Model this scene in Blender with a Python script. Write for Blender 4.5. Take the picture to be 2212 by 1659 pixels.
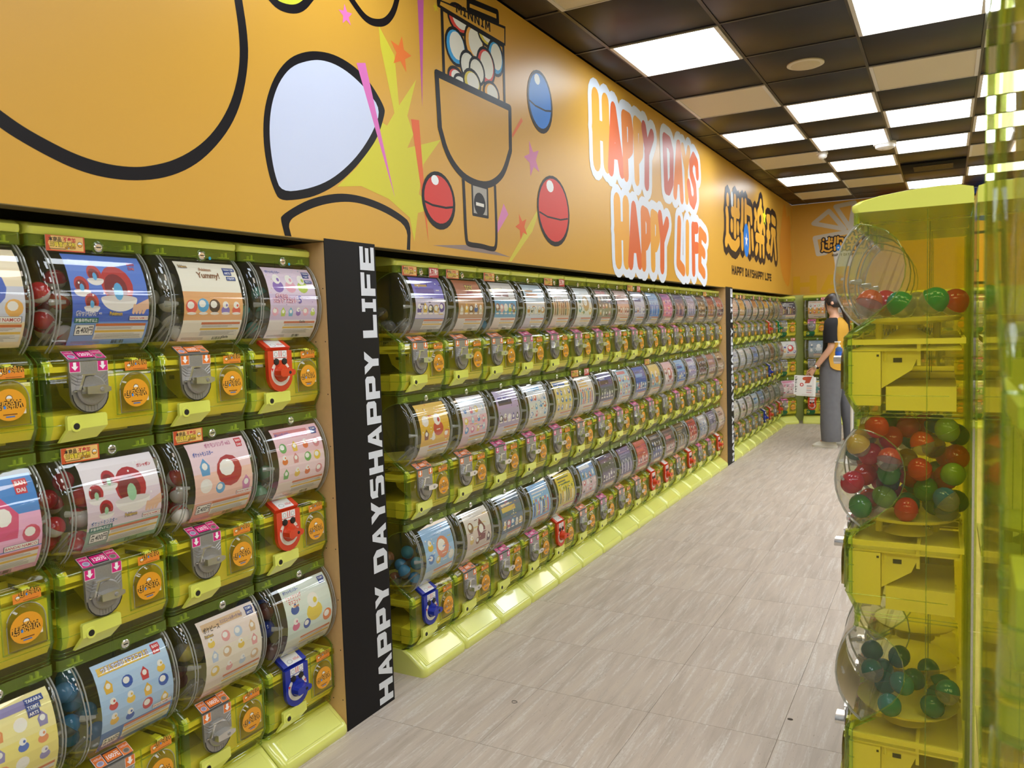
import bpy, bmesh, math, random
from mathutils import Vector, Matrix
from mathutils.geometry import delaunay_2d_cdt
from math import sin, cos, pi, radians
for o in list(bpy.data.objects): bpy.data.objects.remove(o)
SC = bpy.context.scene
COL = SC.collection
S = 1.12                                   # metres per working unit (applied to every root at the end)

# ------------------------------------------------------------------ camera, world, exposure
YAW, PITCH, ROLL, FPX = 0.5025, 0.0713, -0.0325, 1713.07
CAM = Vector((1.7374, 0.0, 1.2450))
fw = Vector((-sin(YAW)*cos(PITCH), cos(YAW)*cos(PITCH), -sin(PITCH)))
rt = Vector((cos(YAW), sin(YAW), 0)); up = rt.cross(fw)
r2 = rt*cos(ROLL) + up*sin(ROLL); u2 = -rt*sin(ROLL) + up*cos(ROLL)
cam = bpy.data.cameras.new('camera'); camo = bpy.data.objects.new('camera', cam); COL.objects.link(camo)
camo.matrix_world = Matrix(((r2.x, u2.x, -fw.x, CAM.x*S), (r2.y, u2.y, -fw.y, CAM.y*S), (r2.z, u2.z, -fw.z, CAM.z*S), (0, 0, 0, 1)))
cam.sensor_width = 36; cam.lens = FPX/2212*36; cam.clip_start = 0.01
cam.dof.use_dof = True; cam.dof.focus_distance = 3.2; cam.dof.aperture_fstop = 8.0
SC.camera = camo
W = bpy.data.worlds.new('world'); SC.world = W; W.use_nodes = True
W.node_tree.nodes['Background'].inputs[0].default_value = (1, .97, .93, 1)
W.node_tree.nodes['Background'].inputs[1].default_value = 0.25
vs = SC.view_settings
vs.view_transform = 'Standard'; vs.look = 'None'; vs.exposure = 0.0; vs.gamma = 1.0; vs.use_curve_mapping = False
LIGHT_COOL, LIGHT_WARM = 11.0, 9.5
SC.cycles.max_bounces = 10; SC.cycles.diffuse_bounces = 4; SC.cycles.glossy_bounces = 4
SC.cycles.transparent_max_bounces = 22; SC.cycles.transmission_bounces = 4
SC.cycles.caustics_reflective = False; SC.cycles.caustics_refractive = False
SC.cycles.sample_clamp_indirect = 6.0

# ------------------------------------------------------------------ colours and materials
def lin(c): return c/12.92 if c <= .04045 else ((c+.055)/1.055)**2.4
def hx(h):
    h = h.strip('#')
    if len(h) == 3: h = ''.join(a+a for a in h)
    return tuple(lin(int(h[i:i+2], 16)/255) for i in (0, 2, 4)) + (1,)
MATS = {}
def newmat(name):
    m = bpy.data.materials.new(name); m.use_nodes = True
    nt = m.node_tree; nt.nodes.clear(); out = nt.nodes.new('ShaderNodeOutputMaterial')
    MATS[name] = m
    return m, nt, out
def pbr(name, col, rough=.4, metal=0, spec=.5, noise=0, nscale=40, bump=0, coat=0, emit=0):
    m, nt, out = newmat(name)
    p = nt.nodes.new('ShaderNodeBsdfPrincipled'); nt.links.new(p.outputs[0], out.inputs[0])
    c = hx(col) if isinstance(col, str) else col
    p.inputs['Base Color'].default_value = c; p.inputs['Roughness'].default_value = rough
    p.inputs['Metallic'].default_value = metal; p.inputs['Specular IOR Level'].default_value = spec
    p.inputs['Coat Weight'].default_value = coat
    if emit: p.inputs['Emission Color'].default_value = c; p.inputs['Emission Strength'].default_value = emit
    if noise or bump:
        tc = nt.nodes.new('ShaderNodeTexCoord'); n = nt.nodes.new('ShaderNodeTexNoise')
        n.inputs['Scale'].default_value = nscale; n.inputs['Detail'].default_value = 5
        nt.links.new(tc.outputs['Object'], n.inputs['Vector'])
        if noise:
            mx = nt.nodes.new('ShaderNodeMixRGB'); mx.inputs[1].default_value = tuple(v*(1-noise) for v in c[:3])+(1,)
            mx.inputs[2].default_value = tuple(min(1, v*(1+noise)) for v in c[:3])+(1,)
            nt.links.new(n.outputs['Fac'], mx.inputs[0]); nt.links.new(mx.outputs[0], p.inputs['Base Color'])
        if bump:
            b = nt.nodes.new('ShaderNodeBump'); b.inputs['Strength'].default_value = bump; b.inputs['Distance'].default_value = .002
            nt.links.new(n.outputs['Fac'], b.inputs['Height']); nt.links.new(b.outputs[0], p.inputs['Normal'])
    return m
def clearplastic(name, tint, body=None, bodyfac=0.0, rough=.03, ior=1.5, translucent=0.0):
    """thin-walled plastic: tinted see-through sheet, a little body colour, and a fresnel gloss"""
    m, nt, out = newmat(name); N = nt.nodes.new; L = nt.links.new
    tr = N('ShaderNodeBsdfTransparent'); tr.inputs[0].default_value = hx(tint) if isinstance(tint, str) else tint
    cur = tr.outputs[0]
    if body:
        d = N('ShaderNodeBsdfDiffuse'); d.inputs[0].default_value = hx(body)
        t = N('ShaderNodeBsdfTranslucent'); t.inputs[0].default_value = hx(body)
        a = N('ShaderNodeMixShader'); a.inputs[0].default_value = translucent; L(d.outputs[0], a.inputs[1]); L(t.outputs[0], a.inputs[2])
        b = N('ShaderNodeMixShader'); b.inputs[0].default_value = bodyfac; L(cur, b.inputs[1]); L(a.outputs[0], b.inputs[2]); cur = b.outputs[0]
    g = N('ShaderNodeBsdfGlossy'); g.inputs['Roughness'].default_value = rough
    f = N('ShaderNodeFresnel'); ge = N('ShaderNodeNewGeometry'); md = N('ShaderNodeMath'); md.operation = 'MULTIPLY_ADD'   # same gloss from both sides of the sheet
    L(ge.outputs['Backfacing'], md.inputs[0]); md.inputs[1].default_value = 1/ior-ior; md.inputs[2].default_value = ior; L(md.outputs[0], f.inputs[0])
    mx = N('ShaderNodeMixShader'); L(f.outputs[0], mx.inputs[0]); L(cur, mx.inputs[1]); L(g.outputs[0], mx.inputs[2]); L(mx.outputs[0], out.inputs[0])
    return m
def printmat(name, rough, spec=.5):
    m, nt, out = newmat(name)
    p = nt.nodes.new('ShaderNodeBsdfPrincipled'); nt.links.new(p.outputs[0], out.inputs[0])
    a = nt.nodes.new('ShaderNodeVertexColor'); a.layer_name = 'Col'; nt.links.new(a.outputs[0], p.inputs['Base Color'])
    p.inputs['Roughness'].default_value = rough; p.inputs['Specular IOR Level'].default_value = spec
    return m
def lamp(name, col, s):
    m, nt, out = newmat(name); e = nt.nodes.new('ShaderNodeEmission'); e.inputs[0].default_value = col; e.inputs[1].default_value = s
    nt.links.new(e.outputs[0], out.inputs[0]); return m

shell_m = clearplastic('green_clear_plastic', (.945, .915, .48, 1), 'dcd850', .08, .05, 1.45, .5)
edge_m = clearplastic('green_plastic_edge', (.86, .92, .60, 1), 'b0cc70', .22, .05, 1.5, .5)
corner_m = clearplastic('green_plastic_corner', (.74, .87, .48, 1), '8cb850', .15, .05, 1.5, .5)
clear_m = clearplastic('clear_dome_plastic', (.94, .94, .92, 1), 'd8d8d0', .03, .02, 1.7, .3)
rim_m = clearplastic('clear_plastic_rim', (.85, .85, .83, 1), 'deded8', .45, .04, 1.55, .3)
back_m = clearplastic('green_plastic_back', (.75, .74, .35, 1), 'a09a34', .45, .08, 1.45, .3)
bandg_m = clearplastic('green_plastic_band', (.80, .88, .46, 1), '98b44a', .42, .05, 1.45, .3)
rod_m = clearplastic('frosted_rod', (.8, .8, .76, 1), 'd6d4c8', .55, .2, 1.5, .4)
smoke_m = clearplastic('clear_hatch_plastic', (.78, .72, .50, 1), '8a7c3c', .18, .03, 1.5, .3)
lime_m = pbr('lime_plastic', 'dadf66', .16, coat=.4, noise=.03, nscale=9)
tray_m = pbr('pale_lime_plastic', 'd9dc74', .15, coat=.4, noise=.03, nscale=9)
chass_m = pbr('yellow_plastic', 'ece26a', .35)
steel_m = pbr('cast_grey_metal', '9c9996', .34, .5, noise=.12, nscale=300)
chrome_m = pbr('chrome', 'dcdad7', .2, .85)
dark_m = pbr('dark_plastic', '16130f', .5)
red_m = pbr('red_plastic', 'cc4020', .3); blue_m = pbr('blue_plastic', '20309a', .25); green_m = pbr('green_plastic', '0c7a4c', .25)
white_m = pbr('white_plastic', 'e6e4e0', .35)
print_m = printmat('printed_paper', .35); mural_m = printmat('printed_vinyl', .38, .18)
band_m = printmat('printed_sign', .45)
orange_m = pbr('orange_vinyl', 'c9993a', .36, spec=.28, noise=.02, nscale=3)
black_m = pbr('black_laminate', '100e12', .5, spec=.2)
mdf_m = pbr('raw_fibreboard', 'd2aa74', .7, noise=.08, nscale=60)
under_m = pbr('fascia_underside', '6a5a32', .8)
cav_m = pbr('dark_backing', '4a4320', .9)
tile_m = pbr('dark_ceiling_tile', '1c1616', .38, spec=.22, noise=.08, nscale=200)
bar_m = pbr('dark_grid_bar', '1d1716', .35)
cream_m = pbr('cream_panel', 'cdc0a2', .5)
frame_m = pbr('light_frame', 'cfcac2', .4)
cool_m = lamp('cool_light', (.87, .94, 1, 1), LIGHT_COOL); warm_m = lamp('warm_light', (1, .86, .72, 1), LIGHT_WARM)
limewall_m = pbr('lime_wall_paint', 'c2ca76', .5)
wall_m = pbr('pale_wall_paint', 'c9c2b4', .6)

def floor_material():
    m, nt, out = newmat('travertine_vinyl'); N = nt.nodes.new; L = nt.links.new
    p = N('ShaderNodeBsdfPrincipled'); L(p.outputs[0], out.inputs[0])
    geo = N('ShaderNodeTexCoord'); info = N('ShaderNodeObjectInfo')
    sep = N('ShaderNodeVectorMath'); sep.operation = 'MULTIPLY_ADD'
    L(info.outputs['Random'], sep.inputs[0]); sep.inputs[1].default_value = (37, 53, 0); L(geo.outputs['Object'], sep.inputs[2])
    def noise(scale, det, rough=.6, dist=0):
        mp = N('ShaderNodeMapping'); mp.inputs['Scale'].default_value = scale; L(sep.outputs[0], mp.inputs[0])
        n = N('ShaderNodeTexNoise'); n.inputs['Scale'].default_value = 1; n.inputs['Detail'].default_value = det
        n.inputs['Roughness'].default_value = rough; n.inputs['Distortion'].default_value = dist; L(mp.outputs[0], n.inputs['Vector']); return n
    def ramp(src, stops):
        r = N('ShaderNodeValToRGB'); e = r.color_ramp.elements
        for i, (pos, c) in enumerate(stops):
            k = e[i] if i < 2 else e.new(pos)
            k.position = pos; k.color = c
        L(src, r.inputs[0]); return r
    base = ramp(noise((22, 2.4, 1), 5, .6, .4).outputs['Fac'], [(.3, hx('ac9e8e')), (.52, hx('c0b1a2')), (.75, hx('cabba8'))])
    v1 = ramp(noise((44, 2.6, 1), 8, .70, .8).outputs['Fac'], [(.50, (0, 0, 0, 1)), (.64, (1, 1, 1, 1))])
    v2 = ramp(noise((190, 60, 1), 4, .65).outputs['Fac'], [(.36, (.15, .15, .15, 1)), (.58, (1, 1, 1, 1))])
    veins = N('ShaderNodeMixRGB'); veins.blend_type = 'MULTIPLY'; veins.inputs[0].default_value = 1; L(v1.outputs[0], veins.inputs[1]); L(v2.outputs[0], veins.inputs[2])
    pits = ramp(noise((150, 42, 1), 3, .5).outputs['Fac'], [(.29, (1, 1, 1, 1)), (.34, (0, 0, 0, 1))])
    m1 = N('ShaderNodeMixRGB'); m1.inputs[2].default_value = hx('dcd7cf'); L(base.outputs[0], m1.inputs[1])
    sc = N('ShaderNodeMath'); sc.operation = 'MULTIPLY'; sc.inputs[1].default_value = .75; L(veins.outputs[0], sc.inputs[0]); L(sc.outputs[0], m1.inputs[0])
    m2 = N('ShaderNodeMixRGB'); m2.inputs[2].default_value = hx('94836f'); L(m1.outputs[0], m2.inputs[1])
    s2 = N('ShaderNodeMath'); s2.operation = 'MULTIPLY'; s2.inputs[1].default_value = .5; L(pits.outputs[0], s2.inputs[0]); L(s2.outputs[0], m2.inputs[0])
    L(m2.outputs[0], p.inputs['Base Color']); p.inputs['Roughness'].default_value = .42; p.inputs['Specular IOR Level'].default_value = .4
    return m
floor_m = floor_material()

# ------------------------------------------------------------------ mesh helpers
class MB:
    """collects faces and links them as ONE mesh object"""
    def __init__(s): s.v = []; s.f = []; s.m = []; s.c = []; s.mats = []
    def mi(s, mat):
        if mat not in s.mats: s.mats.append(mat)
        return s.mats.index(mat)
    def add(s, verts, faces, mat, col=None):
        b = len(s.v); s.v += [tuple(p) for p in verts]; k = s.mi(mat)
        for f in faces: s.f.append([b+i for i in f]); s.m.append(k); s.c.append(col)
        return s
    def box(s, x0, x1, y0, y1, z0, z1, mat, bev=0):
        if bev:
            bm = bmesh.new(); bmesh.ops.create_cube(bm, size=1)
            for v in bm.verts: v.co = Vector(((x0+x1)/2+v.co.x*(x1-x0), (y0+y1)/2+v.co.y*(y1-y0), (z0+z1)/2+v.co.z*(z1-z0)))
            bmesh.ops.bevel(bm, geom=list(bm.edges), offset=bev, segments=2, affect='EDGES', profile=.5)
            return s.frombm(bm, mat)
        P = [(x, y, z) for x in (x0, x1) for y in (y0, y1) for z in (z0, z1)]
        return s.add(P, [(0, 1, 3, 2), (4, 6, 7, 5), (0, 4, 5, 1), (2, 3, 7, 6), (0, 2, 6, 4), (1, 5, 7, 3)], mat)
    def frombm(s, bm, mat, M=None):
        bm.verts.index_update()
        s.add([(M @ v.co) if M else v.co for v in bm.verts], [[v.index for v in f.verts] for f in bm.faces], mat); bm.free(); return s
    def prism(s, pts, fn, a, b, mat):
        """outline pts (2-D), fn(u, w, depth) -> 3-D, between depths a and b"""
        n = len(pts)
        V = [fn(u, w, a) for u, w in pts] + [fn(u, w, b) for u, w in pts]
        return s.add(V, [list(range(n-1, -1, -1)), list(range(n, 2*n))] + [(i, (i+1) % n, n+(i+1) % n, n+i) for i in range(n)], mat)
    def tube(s, path, r, mat, n=6, closed=False):
        path = [Vector(p) for p in path]; V = []; F = []
        L = len(path)
        for i, p in enumerate(path):
            d = (path[(i+1) % L] - path[i-1]) if closed else (path[min(i+1, L-1)] - path[max(i-1, 0)])
            d.normalize(); a = d.cross(Vector((0, 0, 1)))
            if a.length < .2: a = d.cross(Vector((0, 1, 0)))
            a.normalize(); b = d.cross(a); rr = r[i] if isinstance(r, (list, tuple)) else r
            V += [p + a*rr*cos(2*pi*k/n) + b*rr*sin(2*pi*k/n) for k in range(n)]
        for i in range(L if closed else L-1):
            j = (i+1) % L
            F += [(i*n+k, i*n+(k+1) % n, j*n+(k+1) % n, j*n+k) for k in range(n)]
        if not closed: F += [list(range(n-1, -1, -1)), list(range((L-1)*n, L*n))]
        return s.add(V, F, mat)
    def lathe(s, prof, M, mat, n=16):
        """prof: (radius, height) along local z of matrix M"""
        V = []; F = []
        for r, h in prof: V += [M @ Vector((r*cos(2*pi*k/n), r*sin(2*pi*k/n), h)) for k in range(n)]
        for i in range(len(prof)-1): F += [(i*n+k, i*n+(k+1) % n, (i+1)*n+(k+1) % n, (i+1)*n+k) for k in range(n)]
        F += [list(range(n-1, -1, -1)), list(range((len(prof)-1)*n, len(prof)*n))]
        return s.add(V, F, mat)
    def loft(s, rings, mat, n=14, cap=True):
        """rings: (centre, half x, half y[, tilt matrix])"""
        V = []; F = []
        for R in rings:
            c = Vector(R[0]); T = R[3] if len(R) > 3 else None
            for k in range(n):
                o = Vector((R[1]*cos(2*pi*k/n), R[2]*sin(2*pi*k/n), 0))
                V.append(c + (T @ o if T else o))
        for i in range(len(rings)-1): F += [(i*n+k, i*n+(k+1) % n, (i+1)*n+(k+1) % n, (i+1)*n+k) for k in range(n)]
        if cap: F += [list(range(n-1, -1, -1)), list(range((len(rings)-1)*n, len(rings)*n))]
        return s.add(V, F, mat)
    def mesh(s, name, ang=35):
        me = bpy.data.meshes.new(name); me.from_pydata(s.v, [], s.f)
        for m in s.mats: me.materials.append(m)
        me.polygons.foreach_set('material_index', s.m)
        if any(c is not None for c in s.c):
            a = me.color_attributes.new('Col', 'FLOAT_COLOR', 'CORNER'); buf = []
            for p in me.polygons:
                c = s.c[p.index] or (.5, .5, .5, 1); buf += list(c)*p.loop_total
            a.data.foreach_set('color', buf)
        if ang:
            me.polygons.foreach_set('use_smooth', [True]*len(me.polygons)); me.set_sharp_from_angle(angle=radians(ang))
        me.update(); return me
    def build(s, name, parent=None, ang=35):
        return link(name, s.mesh(name, ang), parent)
def link(name, me, parent=None):
    o = bpy.data.objects.new(name, me); COL.objects.link(o)
    if parent: o.parent = parent
    return o
def tag(o, label=None, cat=None, group=None, kind=None):
    if label: o['label'] = label
    if cat: o['category'] = cat
    if group: o['group'] = group
    if kind: o['kind'] = kind
    return o
def empty(name, loc=(0, 0, 0), rz=0):
    o = bpy.data.objects.new(name, None); COL.objects.link(o); o.location = loc; o.rotation_euler = (0, 0, rz); o.empty_display_size = .05; return o
def rotz(a): return Matrix.Rotation(a, 4, 'Z')
def TX(x, y, z): return Matrix.Translation((x, y, z))
RX = Matrix.Rotation(pi/2, 4, 'Y')          # local z of a lathe -> +x

# ------------------------------------------------------------------ flat print (lettering, posters, stickers)
_tc = {}
def glyphs(txt, bold=0.0):
    """triangles of a line of text, height of a capital about 0.7, starting at x = 0"""
    k = (txt, bold)
    if k not in _tc:
        cu = bpy.data.curves.new('t', 'FONT'); cu.body = txt; cu.size = 1; cu.resolution_u = 2; cu.offset = bold
        ob = bpy.data.objects.new('t', cu); COL.objects.link(ob)
        dg = bpy.context.evaluated_depsgraph_get(); dg.update()
        me = bpy.data.meshes.new_from_object(ob.evaluated_get(dg)); me.calc_loop_triangles()
        T = [[(me.vertices[i].co.x, me.vertices[i].co.y) for i in t.vertices] for t in me.loop_triangles]
        w = max([p[0] for t in T for p in t] or [1])
        bpy.data.objects.remove(ob); bpy.data.curves.remove(cu); bpy.data.meshes.remove(me)
        _tc[k] = (T, w)
    return _tc[k]
class Print:
    def __init__(s): s.L = []; s.z = 0
    def poly(s, pts, col, up=1):
        s.z += up; s.L.append((s.z, pts, hx(col) if isinstance(col, str) else col)); return s
    def rect(s, x0, y0, x1, y1, col, up=1): return s.poly([(x0, y0), (x1, y0), (x1, y1), (x0, y1)], col, up)
    def ell(s, cx, cy, rx, ry, col, n=14, a0=0, a1=2*pi, rot=0, up=1):
        full = abs(a1-a0-2*pi) < 1e-6
        P = []
        for k in range(n + (0 if full else 1)):
            t = a0+(a1-a0)*k/n; x, y = rx*cos(t), ry*sin(t); P.append((cx+x*cos(rot)-y*sin(rot), cy+x*sin(rot)+y*cos(rot)))
        return s.poly(P, col, up)
    def text(s, t, x, y, h, col, wmax=None, bold=.012, al='l', wx=1, up=1):
        T, w = glyphs(t, bold); k = h/.72; kx = k*wx
        if wmax and w*kx > wmax: kx = wmax/w
        if al == 'c': x -= w*kx/2
        if al == 'r': x -= w*kx
        s.z += up; c = hx(col) if isinstance(col, str) else col
        for tr in T: s.L.append((s.z, [(x+px*kx, y+py*k) for px, py in tr], c, 1))
        return s
    def stroke(s, pts, w, col, up=1, n=8, rnd=True):
        s.z += up; c = hx(col) if isinstance(col, str) else col; r = w/2
        for (ax, ay), (bx, by) in zip(pts, pts[1:]):
            dx, dy = bx-ax, by-ay; l = math.hypot(dx, dy) or 1; nx, ny = -dy/l*r, dx/l*r
            s.L.append((s.z, [(ax-nx, ay-ny), (bx-nx, by-ny), (bx+nx, by+ny), (ax+nx, ay+ny)], c))
        if rnd:
            for ax, ay in pts: s.L.append((s.z, [(ax+r*cos(2*pi*k/n), ay+r*sin(2*pi*k/n)) for k in range(n)], c))
        return s
    def flat(s):
        """the faces with overlapping pieces of one layer and colour merged into one sheet"""
        out = []; G = {}
        for e in s.L:
            if len(e) > 3: out.append(e[:3])
            else: G.setdefault((e[0], e[2]), []).append(e[1])
        for (z, c), PP in G.items():
            if len(PP) == 1: out.append((z, PP[0], c)); continue
            V = []; F = []
            for P in PP:
                if sum(a[0]*b[1]-b[0]*a[1] for a, b in zip(P, P[1:]+P[:1])) < 0: P = P[::-1]
                F.append(list(range(len(V), len(V)+len(P)))); V += [Vector(p) for p in P]
            r = delaunay_2d_cdt(V, [], F, 1, 1e-6)
            out += [(z, [tuple(r[0][i]) for i in f], c) for f, og in zip(r[2], r[5]) if og]
        out.sort(key=lambda e: e[0]); return out
    def emit(s, mb, fn, mat, cuts=None):
        """fn(s, t, layer) -> 3-D point; cuts = t values where the carrier bends"""
        for z, P, c in s.flat():
            if not cuts: mb.add([fn(x, y, z) for x, y in P], [list(range(len(P)))], mat, c); continue
            lo, hi = min(p[1] for p in P), max(p[1] for p in P)
            for a, b in zip(cuts, cuts[1:]):
                if hi <= a or lo >= b: continue
                Q = P
                if lo < a: Q = clip(Q, a, 1)
                if hi > b: Q = clip(Q, b, -1)
                if len(Q) > 2: mb.add([fn(x, y, z) for x, y in Q], [list(range(len(Q)))], mat, c)
        return mb
def clip(P, t, sgn):
    out = []
    for i in range(len(P)):
        a, b = P[i-1], P[i]; da, db = (a[1]-t)*sgn, (b[1]-t)*sgn
        if (da >= 0) != (db >= 0):
            k = da/(da-db); out.append((a[0]+(b[0]-a[0])*k, t))
        if db >= 0: out.append(b)
    return out
# block capitals on a unit square, as outlines that may have a hole cut out by strips
BL = {'H': [(0, 0, .3, 1), (.7, 0, 1, 1), (.3, .37, .7, .63)], 'L': [(0, 0, .32, 1), (.32, 0, 1, .26)], 'I': [(.3, 0, .7, 1), (.05, .78, .95, 1), (.05, 0, .95, .22)],
      'F': [(0, 0, .32, 1), (.32, .74, 1, 1), (.32, .34, .92, .58)], 'E': [(0, 0, .32, 1), (.32, .76, 1, 1), (.32, .38, .95, .62), (.32, 0, 1, .24)]}
def block(pr, ch, x, y, w, h, col):
    def q(pts): pr.poly([(x+a*w, y+b*h) for a, b in pts], col, 0)
    if ch in BL:
        for a, b, c, d in BL[ch]: q([(a, b), (c, b), (c, d), (a, d)])
    elif ch == 'A': q([(0, 0), (.3, 0), (.58, 1), (.36, 1)]); q([(.7, 0), (1, 0), (.64, 1), (.42, 1)]); q([(.25, .2), (.75, .2), (.68, .42), (.32, .42)])
    elif ch == 'Y': q([(0, 1), (.34, 1), (.66, .42), (.35, .42)]); q([(.66, 1), (1, 1), (.65, .42), (.35, .42)]); q([(.34, 0), (.66, 0), (.66, .45), (.34, .45)])
    elif ch == 'P':
        q([(0, 0), (.32, 0), (.32, 1), (0, 1)]); q([(.32, .76), (.8, .76), (.88, 1), (.32, 1)]); q([(.32, .3), (.88, .3), (.8, .54), (.32, .54)]); q([(.7, .5), (.88, .3), (1, .42), (1, .88), (.88, 1), (.7, .8)])
    elif ch == 'D':
        q([(0, 0), (.32, 0), (.32, 1), (0, 1)]); q([(.32, .76), (.65, .76), (.75, 1), (.32, 1)]); q([(.32, 0), (.75, 0), (.65, .24), (.32, .24)]); q([(.66, .22), (.75, 0), (1, .25), (1, .75), (.75, 1), (.66, .78)])
    elif ch == 'S':
        q([(.05, .78), (.9, .78), (.9, 1), (.2, 1), (.05, .9)]); q([(.03, .45), (.35, .55), (.35, .8), (.03, .88)]); q([(.15, .62), (.05, .5), (.85, .36), (.95, .5), (.85, .6)]); q([(.65, .2), (.97, .12), (.97, .52), (.65, .45)]); q([(.08, 0), (.85, 0), (.96, .12), (.94, .22), (.08, .22)])
    elif ch == 'M': q([(0, 0), (.25, 0), (.25, 1), (0, 1)]); q([(.75, 0), (1, 0), (1, 1), (.75, 1)]); q([(.1, 1), (.35, 1), (.6, .3), (.4, .3)]); q([(.65, 1), (.9, 1), (.6, .3), (.4, .3)])
    elif ch == 'N': q([(0, 0), (.28, 0), (.28, 1), (0, 1)]); q([(.72, 0), (1, 0), (1, 1), (.72, 1)]); q([(.0, 1), (.3, 1), (1, 0), (.7, 0)])
def blockline(pr, txt, x, y, w, h, col, gap=.12, space=.45, each=False):
    """a line of block capitals that fills width w"""
    units = sum(space if c == ' ' else (.62 if c == 'I' else 1.0) for c in txt) + gap*(len(txt)-1); k = w/units
    pr.z += 1
    for c in txt:
        cw = (space if c == ' ' else (.62 if c == 'I' else 1.0))*k
        pr.z += each
        if c != ' ': block(pr, c, x, y, cw, h, col)
        x += cw + gap*k

# ------------------------------------------------------------------ room shell
XF, ZF, ZC, YB = 0.100, 1.520, 2.593, 10.093       # fascia plane, fascia bottom, ceiling, back wall
XR, YF = 5.2, -2.6                                 # far sides of the shop, behind the viewpoint
def struct(o): o['kind'] = 'structure'; return o
fl = struct(MB().box(-.25, XR, YF, YB+.05, -.06, -.002, pbr('floor_joint', '988979', .8)).build('floor'))
FT, FX0, FY0 = .3965, .1135, 1.955
tb = MB(); g = .0006
tb.add([(-FT/2+g, -FT/2+g, -.002), (FT/2-g, -FT/2+g, -.002), (FT/2-g, FT/2-g, -.002), (-FT/2+g, FT/2-g, -.002),
        (-FT/2+g, -FT/2+g, -.0004), (FT/2-g, -FT/2+g, -.0004), (FT/2-g, FT/2-g, -.0004), (-FT/2+g, FT/2-g, -.0004),
        (-FT/2+2*g, -FT/2+2*g, 0), (FT/2-2*g, -FT/2+2*g, 0), (FT/2-2*g, FT/2-2*g, 0), (-FT/2+2*g, FT/2-2*g, 0)],
       [(0, 1, 5, 4), (1, 2, 6, 5), (2, 3, 7, 6), (3, 0, 4, 7), (4, 5, 9, 8), (5, 6, 10, 9), (6, 7, 11, 10), (7, 4, 8, 11), (8, 9, 10, 11)], floor_m)
tme = tb.mesh('floor_tile', 0)
for i in range(-1, 6):
    for j in range(-3, 21):
        o = link('floor_tile', tme, fl); o.location = (FX0+FT*(i+.5), FY0+FT*(j+.5), 0)
rest = MB()                                        # the same vinyl beyond the tiles the photograph can show
xs, xe = FX0-FT, FX0+6*FT; ys, ye = FY0-3*FT, FY0+21*FT
for a, b, c, d in ((xe, XR, YF, YB), (xs, xe, YF, ys), (xs, xe, ye, YB)):
    rest.add([(a, c, 0), (b, c, 0), (b, d, 0), (a, d, 0)], [(0, 1, 2, 3)], floor_m)
rest.build('floor_margin', fl, 0)
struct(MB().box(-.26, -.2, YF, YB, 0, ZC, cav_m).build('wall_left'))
struct(MB().box(XR, XR+.05, YF, YB, 0, ZF, limewall_m).box(XR, XR+.05, YF, YB, ZF, ZC, orange_m).build('wall_right'))
struct(MB().box(-.26, XR, YF-.05, YF, 0, ZC, wall_m).build('wall_front'))
wb = struct(MB().box(-.26, XR, YB, YB+.05, 0, ZF, limewall_m).box(-.26, XR, YB, YB+.05, ZF, ZC, orange_m).build('wall_back'))
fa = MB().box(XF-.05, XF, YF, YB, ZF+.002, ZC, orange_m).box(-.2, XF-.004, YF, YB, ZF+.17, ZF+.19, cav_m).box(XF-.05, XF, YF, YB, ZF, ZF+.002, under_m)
fa = struct(fa.build('trim_1', None, 0))

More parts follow.
